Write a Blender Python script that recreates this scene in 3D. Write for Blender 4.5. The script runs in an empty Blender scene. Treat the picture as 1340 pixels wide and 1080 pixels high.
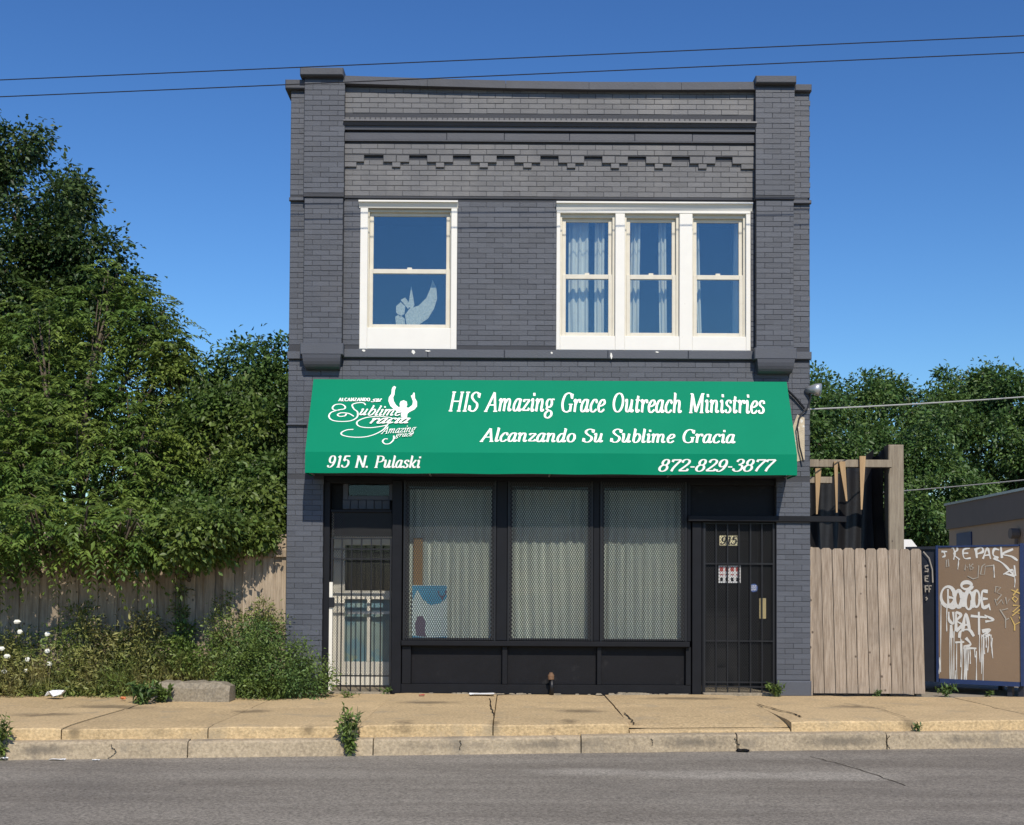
import bpy, math, random
import numpy as np
from mathutils import Matrix, Vector
random.seed(7); rng = np.random.default_rng(11)
R = math.radians
scene = bpy.context.scene
C = scene.collection
# ------------------------------------------------------------------ camera
F, PX0, PY0 = 1600.0, 670.0, 726.0          # focal length and principal point in photo pixels
CAM = Vector((0.0, -16.0, 1.33))
PITCH, ROLL = R(1.76), R(0.32)
CROT = Matrix.Rotation(R(90) + PITCH, 3, 'X') @ Matrix.Rotation(ROLL, 3, 'Z')
cd = bpy.data.cameras.new('camera'); cam = bpy.data.objects.new('camera', cd); C.objects.link(cam)
cam.matrix_world = Matrix.Translation(CAM) @ CROT.to_4x4()
cd.sensor_width = 36; cd.lens = 36 * F / 1340; cd.shift_y = (PY0 - 540) / 1340
cd.clip_start = 0.1; cd.clip_end = 3000
scene.camera = cam
# ------------------------------------------------------------------ light
SUN_EL, SUN_AZ = 44.0, 12.0                  # sun behind the camera, a little to its right
world = bpy.data.worlds.new('World'); scene.world = world; world.use_nodes = True
nt = world.node_tree
bg = nt.nodes['Background']; sky = nt.nodes.new('ShaderNodeTexSky')
sky.sky_type = 'NISHITA'; sky.sun_disc = False; sky.sun_elevation = R(SUN_EL); sky.sun_rotation = R(180 - SUN_AZ)
sky.altitude = 200; sky.air_density = 1.5; sky.dust_density = 0.0; sky.ozone_density = 9.0
gm = nt.nodes.new('ShaderNodeGamma'); gm.inputs[1].default_value = 1.5      # deep clear-day blue
nt.links.new(sky.outputs[0], gm.inputs[0]); nt.links.new(gm.outputs[0], bg.inputs[0]); bg.inputs[1].default_value = 0.05
sl = bpy.data.lights.new('sun', 'SUN'); sl.energy = 4.6; sl.angle = R(0.53); sl.color = (1, 0.915, 0.78)
so = bpy.data.objects.new('sun', sl); C.objects.link(so); so.location = (8, -30, 30)
sdir = Vector((math.sin(R(SUN_AZ)) * math.cos(R(SUN_EL)), -math.cos(R(SUN_AZ)) * math.cos(R(SUN_EL)), math.sin(R(SUN_EL))))
so.rotation_euler = sdir.to_track_quat('Z', 'Y').to_euler()
scene.view_settings.view_transform = 'Standard'; scene.view_settings.look = 'None'
scene.view_settings.exposure = 0.0; scene.view_settings.gamma = 1.0
scene.render.resolution_x = 1024; scene.render.resolution_y = 825
scene.render.engine = 'CYCLES'
scene.cycles.max_bounces = 8; scene.cycles.transparent_max_bounces = 16
# ------------------------------------------------------------------ pixel -> place
def ray(px, py): return CROT @ Vector(((px - PX0) / F, (PY0 - py) / F, -1.0))
def at(px, py, Y=0.0):
    d = ray(px, py); t = (Y - CAM.y) / d.y; return CAM + d * t
def at_z(px, py, Z=0.0):
    d = ray(px, py); t = (Z - CAM.z) / d.z; return CAM + d * t
def fx(px, py=600, Y=0.0): return at(px, py, Y).x
def fz(py, px=700, Y=0.0): return at(px, py, Y).z
# ------------------------------------------------------------------ mesh helpers
class MB:
    def __init__(s): s.v = []; s.f = []
    def add(s, vs, fs):
        b = len(s.v); s.v += [tuple(v) for v in vs]; s.f += [tuple(i + b for i in f) for f in fs]; return s
    def quad(s, a, b, c, d): return s.add([a, b, c, d], [(0, 1, 2, 3)])
    def box(s, x0, x1, y0, y1, z0, z1):
        return s.hexa([(x0,y0,z0),(x1,y0,z0),(x1,y1,z0),(x0,y1,z0),(x0,y0,z1),(x1,y0,z1),(x1,y1,z1),(x0,y1,z1)])
    def hexa(s, p): return s.add(p, [(0,3,2,1),(4,5,6,7),(0,1,5,4),(1,2,6,5),(2,3,7,6),(3,0,4,7)])
    def bbox(s, x0, x1, y0, y1, z0, z1, b=0.006):     # box with chamfered front (-y) edges
        p = [(x0,y1,z0),(x1,y1,z0),(x1,y1,z1),(x0,y1,z1),(x0,y0+b,z0),(x1,y0+b,z0),(x1,y0+b,z1),(x0,y0+b,z1),
             (x0+b,y0,z0+b),(x1-b,y0,z0+b),(x1-b,y0,z1-b),(x0+b,y0,z1-b)]
        return s.add(p, [(8,9,10,11),(4,5,9,8),(5,6,10,9),(6,7,11,10),(7,4,8,11),(0,1,5,4),(1,2,6,5),(2,3,7,6),(3,0,4,7),(0,3,2,1)])
    def prism(s, poly, y0, y1):                        # polygon in x,z swept along y
        n = len(poly); v = [(x, y0, z) for x, z in poly] + [(x, y1, z) for x, z in poly]
        return s.add(v, [tuple(range(n)), tuple(range(2*n-1, n-1, -1))] + [(i, i+n, (i+1) % n + n, (i+1) % n) for i in range(n)])
    def profile(s, prof, x0, x1):                      # profile in y,z swept along x
        n = len(prof); v = [(x0, y, z) for y, z in prof] + [(x1, y, z) for y, z in prof]
        return s.add(v, [tuple(range(n)), tuple(range(2*n-1, n-1, -1))] + [(i, i+n, (i+1) % n + n, (i+1) % n) for i in range(n)])
    def tube(s, pts, rad, n=8, cap=True):
        pts = [Vector(p) for p in pts]; k = len(pts)
        if not hasattr(rad, '__len__'): rad = [rad] * k
        b = len(s.v); up = Vector((0.13, 0.21, 0.97))
        for i, p in enumerate(pts):
            t = (pts[min(i+1, k-1)] - pts[max(i-1, 0)]).normalized()
            u = t.cross(up)
            if u.length < 0.1: u = t.cross(Vector((1, 0, 0)))
            u.normalize(); w = t.cross(u)
            for j in range(n):
                a = 2 * math.pi * j / n; s.v.append(tuple(p + (u * math.cos(a) + w * math.sin(a)) * rad[i]))
        for i in range(k - 1):
            for j in range(n):
                s.f.append((b+i*n+j, b+i*n+(j+1) % n, b+(i+1)*n+(j+1) % n, b+(i+1)*n+j))
        if cap: s.f.append(tuple(b+j for j in range(n-1, -1, -1))); s.f.append(tuple(b+(k-1)*n+j for j in range(n)))
        return s
    def build(s, name, m, parent=None, smooth=False, kind=None, label=None):
        me = bpy.data.meshes.new(name); me.from_pydata(s.v, [], s.f); me.update()
        if smooth: me.polygons.foreach_set('use_smooth', [True] * len(me.polygons))
        return link(name, me, m, parent, kind, label)
def link(name, me, m, parent=None, kind=None, label=None):
    if m is not None and not me.materials: me.materials.append(m)
    o = bpy.data.objects.new(name, me); C.objects.link(o)
    if parent is not None:
        o.parent = parent; o.matrix_parent_inverse = Matrix.Translation(-parent.location) if parent.type == 'EMPTY' else Matrix()
    if kind: o['kind'] = kind
    if label: o['label'] = label
    return o
def thing(name, label, cat, loc=(0, 0, 0), group=None):
    o = bpy.data.objects.new(name, None); C.objects.link(o); o.location = loc; o.empty_display_size = 0.2
    return tag(o, label, cat, group)
def tag(o, label, cat, group=None):
    o['label'] = label; o['category'] = cat
    if group: o['group'] = group
    return o
def jit(a): return random.uniform(-a, a)
# ------------------------------------------------------------------ materials
def base_mat(name):
    m = bpy.data.materials.new(name); m.use_nodes = True; t = m.node_tree
    return m, t, t.nodes['Principled BSDF'], t.nodes['Material Output']
def N(t, typ, **kw):
    n = t.nodes.new(typ)
    for k, v in kw.items():
        if k in n.inputs: n.inputs[k].default_value = v
        else: setattr(n, k, v)
    return n
def MT(t, op, a, b=None, clamp=False):
    n = t.nodes.new('ShaderNodeMath'); n.operation = op; n.use_clamp = clamp
    for i, x in enumerate((a, b)):
        if x is None: continue
        if hasattr(x, 'links') or isinstance(x, bpy.types.NodeSocket): t.links.new(x, n.inputs[i])
        else: n.inputs[i].default_value = x
    return n.outputs[0]
def pos(t, scale=(1, 1, 1)):
    g = t.nodes.new('ShaderNodeNewGeometry'); mp = t.nodes.new('ShaderNodeMapping'); mp.inputs['Scale'].default_value = scale
    t.links.new(g.outputs['Position'], mp.inputs[0]); return mp.outputs[0], g
def noise(t, vec, scale, detail=4, rough=0.6):
    n = N(t, 'ShaderNodeTexNoise', Scale=scale, Detail=detail, Roughness=rough); t.links.new(vec, n.inputs['Vector']); return n.outputs[0]
def ramp(t, x, lo, hi):
    n = t.nodes.new('ShaderNodeMapRange'); n.interpolation_type = 'SMOOTHSTEP'
    n.inputs[1].default_value = lo; n.inputs[2].default_value = hi; t.links.new(x, n.inputs[0]); return n.outputs[0]
def mixc(t, fac, a, b):
    n = t.nodes.new('ShaderNodeMix'); n.data_type = 'RGBA'
    for i, x in ((0, fac), (6, a), (7, b)):
        if isinstance(x, bpy.types.NodeSocket): t.links.new(x, n.inputs[i])
        elif isinstance(x, tuple): n.inputs[i].default_value = (*x, 1)
        else: n.inputs[i].default_value = x
    return n.outputs[2]
def value(t, col, v):
    n = t.nodes.new('ShaderNodeHueSaturation')
    if isinstance(col, tuple): n.inputs['Color'].default_value = (*col, 1)
    else: t.links.new(col, n.inputs['Color'])
    t.links.new(v, n.inputs['Value']); return n.outputs[0]
def bump(t, p, h, strength, dist=0.01):
    b = N(t, 'ShaderNodeBump', Strength=strength, Distance=dist); t.links.new(h, b.inputs['Height']); t.links.new(b.outputs[0], p.inputs['Normal'])
def mat(name, col, rough=0.7, var=0.12, scale=3.0, fine=0.0, fscale=120, island=0.0, objv=0.0, bmp=0.15, bscale=60, metal=0.0,
        spec=0.4, stretch=(1, 1, 1), spots=None):
    m, t, p, out = base_mat(name); v, g = pos(t, stretch)
    val = MT(t, 'MULTIPLY_ADD', noise(t, v, scale), 2 * var); t.nodes[-1].inputs[2].default_value = 1 - var
    if fine:
        w = MT(t, 'MULTIPLY_ADD', noise(t, v, fscale, 2), 2 * fine); t.nodes[-1].inputs[2].default_value = -fine; val = MT(t, 'ADD', val, w)
    if island:
        w = MT(t, 'MULTIPLY_ADD', g.outputs['Random Per Island'], 2 * island); t.nodes[-1].inputs[2].default_value = -island; val = MT(t, 'ADD', val, w)
    if objv:
        oi = t.nodes.new('ShaderNodeObjectInfo')
        w = MT(t, 'MULTIPLY_ADD', oi.outputs['Random'], 2 * objv); t.nodes[-1].inputs[2].default_value = -objv; val = MT(t, 'ADD', val, w)
    c = value(t, col, val)
    for sp in (spots or []):                    # (colour, noise scale, threshold, softness)
        k = ramp(t, noise(t, v, sp[1], 5, 0.65), sp[2], sp[2] + sp[3]); c = mixc(t, k, c, sp[0])
    t.links.new(c, p.inputs['Base Color']); p.inputs['Roughness'].default_value = rough
    p.inputs['Metallic'].default_value = metal; p.inputs['Specular IOR Level'].default_value = spec
    if bmp: bump(t, p, noise(t, v, bscale, 4), bmp)
    return m
def leaf_mat(name, col, var=0.35, trans=0.3, col2=None):
    m, t, p, out = base_mat(name); g = t.nodes.new('ShaderNodeNewGeometry')
    r = g.outputs['Random Per Island']
    v = MT(t, 'MULTIPLY_ADD', r, 2 * var); t.nodes[-1].inputs[2].default_value = 1 - var
    vec, _ = pos(t); big = ramp(t, noise(t, vec, 1.1, 4), 0.36, 0.64)
    c2 = col2 or (col[0] * 1.6, col[1] * 1.25, col[2] * 0.9)
    c = value(t, mixc(t, big, col, c2), v)
    t.links.new(c, p.inputs['Base Color']); p.inputs['Roughness'].default_value = 0.45; p.inputs['Specular IOR Level'].default_value = 0.35
    tr = t.nodes.new('ShaderNodeBsdfTranslucent'); tc = value(t, c, MT(t, 'ADD', 1.3, 0.0)); t.links.new(tc, tr.inputs[0])
    mx = t.nodes.new('ShaderNodeMixShader'); mx.inputs[0].default_value = trans
    t.links.new(p.outputs[0], mx.inputs[1]); t.links.new(tr.outputs[0], mx.inputs[2]); t.links.new(mx.outputs[0], out.inputs[0])
    return m
def glass_mat(name, base=0.10, tint=(0.9, 0.95, 0.95), rough=0.015):
    m, t, p, out = base_mat(name); t.nodes.remove(p)
    lw = N(t, 'ShaderNodeLayerWeight', Blend=0.5); f = MT(t, 'ADD', MT(t, 'POWER', lw.outputs['Facing'], 5.0), base, True)
    tr = t.nodes.new('ShaderNodeBsdfTransparent'); tr.inputs[0].default_value = (*tint, 1)
    gl = t.nodes.new('ShaderNodeBsdfGlossy'); gl.inputs['Roughness'].default_value = rough
    vec, _ = pos(t); b = N(t, 'ShaderNodeBump', Strength=0.015, Distance=0.01); t.links.new(noise(t, vec, 2, 2), b.inputs['Height']); t.links.new(b.outputs[0], gl.inputs['Normal'])
    mx = t.nodes.new('ShaderNodeMixShader'); t.links.new(f, mx.inputs[0]); t.links.new(tr.outputs[0], mx.inputs[1]); t.links.new(gl.outputs[0], mx.inputs[2])
    t.links.new(mx.outputs[0], out.inputs[0]); return m
def wood_mat(name, col, col2, objv=0.18):
    m, t, p, out = base_mat(name); v, g = pos(t, (14, 14, 0.9)); v2, _ = pos(t)
    oi = t.nodes.new('ShaderNodeObjectInfo')
    gr = noise(t, v, 3.0, 6, 0.7); c = mixc(t, ramp(t, gr, 0.3, 0.7), col, col2)
    vo = N(t, 'ShaderNodeTexVoronoi', Scale=5.5); vm, _ = pos(t, (1, 1, 0.8)); t.links.new(vm, vo.inputs['Vector'])
    k = MT(t, 'SUBTRACT', 1.0, ramp(t, vo.outputs['Distance'], 0.05, 0.11)); c = mixc(t, MT(t, 'MULTIPLY', k, 0.8), c, (0.045, 0.03, 0.022))
    c = mixc(t, MT(t, 'MULTIPLY', ramp(t, noise(t, v2, 1.3, 4), 0.5, 0.75), 0.45), c, (0.13, 0.115, 0.1))
    w = MT(t, 'MULTIPLY_ADD', oi.outputs['Random'], 2 * objv); t.nodes[-1].inputs[2].default_value = 1 - objv
    t.links.new(value(t, c, w), p.inputs['Base Color']); p.inputs['Roughness'].default_value = 0.85; p.inputs['Specular IOR Level'].default_value = 0.2
    bump(t, p, gr, 0.5, 0.006); return m
PAINT = mat('grey_masonry_paint', (0.074, 0.081, 0.098), 0.55, var=0.14, scale=1.1, fine=0.10, fscale=45, island=0.13, bmp=0.35, bscale=70,
            spots=[((0.098, 0.1, 0.11), 0.7, 0.52, 0.3), ((0.2, 0.2, 0.2), 16, 0.72, 0.05)])
PAINTB = mat('grey_brick_paint', (0.12, 0.121, 0.127), 0.55, var=0.2, scale=1.1, fine=0.10, fscale=45, objv=0.13, bmp=0.35, bscale=70,
            spots=[((0.2, 0.195, 0.19), 0.7, 0.46, 0.3), ((0.2, 0.2, 0.2), 16, 0.74, 0.05)])
PAINTF = mat('grey_frieze_paint', (0.12, 0.121, 0.127), 0.55, var=0.2, scale=1.1, fine=0.10, fscale=45, island=0.13, bmp=0.35, bscale=70,
            spots=[((0.2, 0.195, 0.19), 0.7, 0.46, 0.3), ((0.2, 0.2, 0.2), 16, 0.74, 0.05)])
MORTAR = mat('painted_joint', (0.04, 0.043, 0.052), 0.7, var=0.2, scale=3, bmp=0.5, bscale=90)
TRIMDK = mat('dark_trim_paint', (0.062, 0.066, 0.08), 0.5, var=0.18, scale=3, fine=0.1, bmp=0.2, spots=[((0.17, 0.17, 0.17), 7, 0.72, 0.06)])
COPING = mat('coping_stone', (0.072, 0.076, 0.088), 0.7, var=0.22, scale=4, fine=0.15, bmp=0.4, bscale=40, objv=0.1, spots=[((0.2, 0.19, 0.18), 9, 0.7, 0.06)])
WHITE = mat('white_window_paint', (0.74, 0.72, 0.66), 0.5, var=0.06, scale=4, bmp=0.1, spots=[((0.42, 0.38, 0.3), 11, 0.70, 0.08)])
WHITE2 = mat('cream_sash_paint', (0.62, 0.58, 0.48), 0.5, var=0.12, scale=9, bmp=0.1, spots=[((0.25, 0.2, 0.14), 13, 0.68, 0.1)])
BLACK = mat('black_frame_paint', (0.008, 0.0085, 0.011), 0.5, spec=0.2, var=0.35, scale=5, fine=0.2, bmp=0.15, spots=[((0.04, 0.04, 0.045), 7, 0.68, 0.12)])
BLACKP = mat('black_panel_paint', (0.007, 0.007, 0.009), 0.55, spec=0.2, var=0.4, scale=3, fine=0.25, fscale=25, bmp=0.2, spots=[((0.022, 0.022, 0.024), 4, 0.6, 0.15), ((0.3, 0.3, 0.3), 19, 0.78, 0.02)])
IRON = mat('black_iron', (0.009, 0.009, 0.011), 0.45, var=0.3, scale=12, bmp=0.1, spots=[((0.12, 0.06, 0.035), 15, 0.72, 0.06)])
MESHM = mat('steel_mesh', (0.028, 0.028, 0.029), 0.5, var=0.2, scale=12, bmp=0)
GLASS = glass_mat('window_glass', 0.14)
SHOPGLASS = glass_mat('shop_glass', 0.02)
CURT = mat('curtain_cloth', (0.66, 0.62, 0.54), 0.9, var=0.1, scale=5, bmp=0.1, spec=0.1)
DARKROOM = mat('dark_room', (0.05, 0.05, 0.055), 0.9, var=0.1, bmp=0)
GREEN = mat('green_awning_vinyl', (0.0, 0.2, 0.105), 0.6, var=0.06, scale=2, fine=0.03, fscale=300, bmp=0.05, bscale=200, spec=0.08)
LETTER = mat('white_lettering', (0.86, 0.85, 0.8), 0.5, var=0.03, bmp=0)
GALV = mat('galvanised_steel', (0.42, 0.43, 0.44), 0.4, var=0.15, scale=10, bmp=0.05, metal=0.6)
CABLE = mat('black_cable', (0.015, 0.015, 0.018), 0.6, bmp=0)
CABLEG = mat('grey_cable', (0.38, 0.38, 0.36), 0.6, bmp=0)
PALEDOOR = mat('pale_door_paint', (0.74, 0.71, 0.62), 0.5, var=0.1, scale=6, bmp=0.1, spots=[((0.3, 0.25, 0.2), 8, 0.66, 0.1)])
STUCCO = mat('beige_patch_stucco', (0.5, 0.42, 0.3), 0.9, var=0.25, scale=14, fine=0.15, bmp=0.6, bscale=40, spots=[((0.7, 0.68, 0.62), 9, 0.55, 0.1)])
def concrete(name, col, stain):
    return mat(name, col, 0.9, var=0.2, scale=1.6, fine=0.6, fscale=34, objv=0.06, bmp=0.9, bscale=45, spec=0.2,
               spots=[(stain, 2.3, 0.52, 0.22), ((col[0]*0.4, col[1]*0.4, col[2]*0.45), 3.4, 0.62, 0.16), ((col[0]*1.3, col[1]*1.3, col[2]*1.35), 30, 0.66, 0.06)])
SIDEW = concrete('sidewalk_concrete', (0.50, 0.37, 0.205), (0.38, 0.30, 0.19))
KERBM = concrete('kerb_concrete', (0.37, 0.30, 0.205), (0.24, 0.205, 0.155))
OLDCON = concrete('old_concrete', (0.25, 0.215, 0.16), (0.13, 0.12, 0.095))
CRACKM = mat('dirt_in_joint', (0.045, 0.036, 0.026), 1.0, var=0.3, bmp=0, spec=0.0)
PAPER = mat('white_paper', (0.75, 0.75, 0.74), 0.8, var=0.08, bmp=0)
FENCEW = wood_mat('weathered_fence_wood', (0.42, 0.34, 0.255), (0.23, 0.18, 0.13))
GATEW = wood_mat('weathered_gate_wood', (0.40, 0.33, 0.26), (0.22, 0.17, 0.125), 0.16)
POSTW = wood_mat('grey_post_wood', (0.33, 0.28, 0.21), (0.22, 0.18, 0.135), 0.1)
BARK = mat('bark', (0.10, 0.08, 0.06), 0.9, var=0.4, scale=8, stretch=(3, 3, 0.6), bmp=0.8, bscale=12)
STEM = mat('plant_stem', (0.10, 0.12, 0.05), 0.8, bmp=0)
L_DARK = leaf_mat('dark_tree_leaf', (0.034, 0.07, 0.022), 0.45, 0.25)
L_AIL = leaf_mat('bright_pinnate_leaf', (0.085, 0.15, 0.03), 0.5, 0.32, (0.16, 0.215, 0.042))
L_MUL = leaf_mat('mid_green_leaf', (0.07, 0.125, 0.028), 0.5, 0.32, (0.12, 0.17, 0.036))
L_BACK = leaf_mat('far_tree_leaf', (0.052, 0.11, 0.03), 0.45, 0.28, (0.1, 0.165, 0.04))
L_SHRUB = leaf_mat('shrub_leaf', (0.085, 0.15, 0.045), 0.5, 0.3)
L_WEED = leaf_mat('weed_leaf', (0.12, 0.185, 0.04), 0.6, 0.3, (0.24, 0.23, 0.08))
FLOWER = mat('white_petals', (0.78, 0.78, 0.7), 0.8, var=0.1, bmp=0)
def asphalt():
    m, t, p, out = base_mat('worn_asphalt'); v, g = pos(t); vs, _ = pos(t, (0.25, 1.6, 1))
    c = mixc(t, ramp(t, noise(t, vs, 1.0, 5), 0.35, 0.7), (0.175, 0.155, 0.128), (0.25, 0.225, 0.187))
    c = mixc(t, ramp(t, noise(t, v, 0.35, 4), 0.5, 0.75), c, (0.15, 0.135, 0.115))
    for (px, py, rx, ry) in ((770, 1010, 0.55, 0.24), (925, 1014, 0.75, 0.3), (1090, 1016, 0.75, 0.28)):   # pale worn patches in the wheel path
        q = at_z(px, py, -0.29); mp = t.nodes.new('ShaderNodeMapping'); mp.vector_type = 'TEXTURE'
        mp.inputs['Location'].default_value = q; mp.inputs['Scale'].default_value = (rx, ry, 1); t.links.new(g.outputs['Position'], mp.inputs[0])
        ln = t.nodes.new('ShaderNodeVectorMath'); ln.operation = 'LENGTH'; t.links.new(mp.outputs[0], ln.inputs[0])
        d = MT(t, 'ADD', ln.outputs['Value'], MT(t, 'MULTIPLY', noise(t, v, 3, 4), 0.9))
        k = MT(t, 'MULTIPLY', MT(t, 'SUBTRACT', 1.0, ramp(t, d, 0.9, 1.7)), 0.55); c = mixc(t, k, c, (0.36, 0.33, 0.28))
    f1 = noise(t, v, 50, 3, 0.75); f2 = noise(t, v, 24, 3, 0.7)
    val = MT(t, 'MULTIPLY_ADD', f1, 3.0); t.nodes[-1].inputs[2].default_value = -0.5
    w = MT(t, 'MULTIPLY_ADD', f2, 0.5); t.nodes[-1].inputs[2].default_value = -0.25
    c = value(t, c, MT(t, 'ADD', val, w)); t.links.new(c, p.inputs['Base Color']); p.inputs['Roughness'].default_value = 0.85; p.inputs['Specular IOR Level'].default_value = 0.25
    bump(t, p, f1, 0.6, 0.006); return m
ASPH = asphalt()
EARTH = mat('bare_earth', (0.16, 0.125, 0.085), 1.0, var=0.3, scale=2, fine=0.25, bmp=0.8, bscale=30, spots=[((0.07, 0.09, 0.03), 1.6, 0.5, 0.15)])
LOTM = mat('gravel_lot', (0.27, 0.235, 0.18), 1.0, var=0.25, scale=2, fine=0.3, bmp=0.6, bscale=60)

# ================================================================== SETTING
def struct(o): o['kind'] = 'structure'; return o
RZ = -0.29
struct(MB().quad((-900,-900,-0.34),(900,-900,-0.34),(900,900,-0.34),(-900,900,-0.34)).build('ground', EARTH))
A = at_z(30, 952, 0); B = at_z(1340, 940.5, 0)                    # front edge of the sidewalk, from the photo
KS = (B.y - A.y) / (B.x - A.x)
def kerb_y(x, off=0.0): return A.y + KS * (x - A.x) - off
struct(MB().quad((-70, kerb_y(-70, 30), RZ), (70, kerb_y(70, 30), RZ), (70, kerb_y(70, 0.1), RZ), (-70, kerb_y(-70, 0.1), RZ)).build('road', ASPH))
struct(MB().box(-70, 70, 0.02, 90, -0.33, -0.012).build('lot', LOTM))
def stains(m, spots, col, k):                 # dirt marks with a shape of their own on a concrete material
    t = m.node_tree; p = t.nodes['Principled BSDF']; c = p.inputs['Base Color'].links[0].from_socket; v, g = pos(t); nz = MT(t, 'MULTIPLY', noise(t, v, 9, 4), 1.1)
    for (q, rx, ry, rz) in spots:
        mp = t.nodes.new('ShaderNodeMapping'); mp.vector_type = 'TEXTURE'; mp.inputs['Location'].default_value = q; mp.inputs['Scale'].default_value = (rx, ry, rz); t.links.new(g.outputs['Position'], mp.inputs[0])
        ln = t.nodes.new('ShaderNodeVectorMath'); ln.operation = 'LENGTH'; t.links.new(mp.outputs[0], ln.inputs[0])
        c = mixc(t, MT(t, 'MULTIPLY', MT(t, 'SUBTRACT', 1.0, ramp(t, MT(t, 'ADD', ln.outputs['Value'], nz), 0.75, 1.6)), k), c, col)
    t.links.new(c, p.inputs['Base Color'])
stains(SIDEW, [(at_z(px, py, -.05), r, .3, .1) for px, py, r in ((93, 960, .09), (277, 961, .08), (200, 961, .22), (400, 957, .1), (530, 952, .16), (647, 951, .09), (745, 949, .14), (1190, 948, .12))]
       + [(at_z(px, py, 0), r, .25, .1) for px, py, r in ((150, 925, .7), (330, 930, .3), (560, 920, .5), (760, 930, .35), (900, 915, .8), (1120, 925, .4), (60, 935, .5))], (0.15, 0.115, 0.07), .75)
stains(KERBM, [(at_z(px, py, -.2), r, .4, .07) for px, py, r in ((60, 980, .3), (232, 985, .12), (330, 985, .5), (560, 972, .6), (700, 972, .9), (985, 975, .2), (900, 970, .5), (1100, 970, .6), (1250, 965, .5))], (0.12, 0.105, 0.085), .7)
# sidewalk of separate slabs, each with its own slight tilt; the slabs at the old driveway dip to the kerb
sidewalk = struct(bpy.data.objects.new('sidewalk', None)); C.objects.link(sidewalk)
jx = [at_z(p, 948, 0).x for p in (-560, -380, -190, 0, 93, 277, 470, 645, 826, 1045, 1220, 1400, 1590, 1780)]
DIP0, DIP1 = at_z(826, 948, 0).x, at_z(1045, 948, 0).x
def slab_mesh(mb, x0, x1, ya0, ya1, yb, za, zb, nx=8, ny=8, base=-0.3):
    # grid top from the back (yb) to the front edge, rounded nose, front face down to base
    rows = []
    for j in range(ny + 1):
        v = j / ny; row = []
        for i in range(nx + 1):
            u = i / nx; x = x0 + (x1 - x0) * u; yf = ya0 + (ya1 - ya0) * u
            z = zb + (za - zb) * (v ** 3 if za < -0.03 else v); edge = min(u, 1 - u, 1) * (x1 - x0)
            z += 0.004 * math.sin(x * 3.1 + v * 4) * 0.7 - (0.008 if edge < 0.001 else 0)
            row.append((x, yb + (yf - yb) * v, z - (0.012 if j == ny else 0)))
        rows.append(row)
    ex = [[(x, y - 0.012, z - 0.015 + 0.004 * random.random()) for x, y, z in rows[-1]]]
    ex.append([(x, y - 0.018 - 0.006 * random.random(), base) for x, y, z in rows[-1]])
    rows += ex; b = len(mb.v); w = nx + 1
    for r in rows: mb.v += r
    for j in range(len(rows) - 1):
        for i in range(nx): mb.f.append((b+j*w+i, b+(j+1)*w+i, b+(j+1)*w+i+1, b+j*w+i+1))
    for i in (0, nx):                                                # side skirts
        for j in range(ny):
            p, q = rows[j][i], rows[j+1][i]; mb.quad(p, q, (q[0], q[1], base), (p[0], p[1], base))
g = 0.006
for a, b_ in zip(jx[:-1], jx[1:]):
    dip = abs(a - DIP0) < 0.01
    tilt = jit(0.006)
    for (v0, v1) in ((0.0, 0.52), (0.52, 1.0)):
        ym = lambda x, v: -0.02 * 0 + kerb_y(x) * v
        mb = MB()
        zf = (-0.078 if dip and v1 == 1.0 else tilt)
        slab_mesh(mb, a + g, b_ - g, ym(a, v1) + (g if v1 < 1 else 0), ym(b_, v1) + (g if v1 < 1 else 0), ym((a + b_) / 2, v0) - g if v0 else 0.0, zf, tilt + jit(0.003) if v0 == 0 else tilt)
        mb.build('paving_slab', SIDEW, sidewalk, smooth=False)
MB().quad((-14, 0.02, -0.02), (-14, kerb_y(-14, -0.06), -0.02), (14, kerb_y(14, -0.06), -0.115), (14, 0.02, -0.02)).build('joint_bed', CRACKM, sidewalk)
# kerb stones below the sidewalk edge
kerb = struct(bpy.data.objects.new('kerb', None)); C.objects.link(kerb)
kx = [at_z(p, 975, -0.12).x for p in (-560, -330, -60, 232, 480, 766, 986, 1202, 1420, 1640, 1800)]
for a, b_ in zip(kx[:-1], kx[1:]):
    mb = MB(); n = 14; rows = []; dz = jit(0.008)
    prof = [(0.03, -0.118), (-0.10, -0.122), (-0.135, -0.128), (-0.155, -0.145), (-0.175, -0.30)]
    for i in range(n + 1):
        x = a + 0.006 + (b_ - a - 0.012) * i / n
        rows.append([(x, kerb_y(x) + py + (jit(0.006) if k > 1 else 0), pz + dz + (jit(0.004) if 0 < k < 4 else 0)) for k, (py, pz) in enumerate(prof)])
    w = len(prof); mb.v = [q for r in rows for q in r]
    mb.f = [(i*w+k, i*w+k+1, (i+1)*w+k+1, (i+1)*w+k) for i in range(n) for k in range(w-1)] + [tuple(range(w)), tuple(range(n*w+w-1, n*w-1, -1))]
    mb.build('kerb_stone', KERBM, kerb, smooth=False)
def crack(parent, pts, w=0.012, name='crack'):
    mb = MB(); P = []
    for a, b_ in zip(pts[:-1], pts[1:]):
        for k in range(5):
            q = Vector(a).lerp(Vector(b_), k / 5); P.append(q + Vector((jit(0.014), 0, 0)))
    P.append(Vector(pts[-1]))
    for i in range(len(P) - 1):
        d = P[i+1] - P[i]; s = Vector((-d.y, d.x, 0)) if abs(d.z) < 0.05 else Vector((1, 0, 0)); s.normalize()
        w0 = w * (0.5 + 0.5 * math.sin(i * 1.7 + 1) ** 2); w1 = w * (0.5 + 0.5 * math.sin((i+1) * 1.7 + 1) ** 2)
        mb.quad(P[i] - s*w0/2, P[i] + s*w0/2, P[i+1] + s*w1/2, P[i+1] - s*w1/2)
    return mb.build(name, CRACKM, parent)
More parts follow.
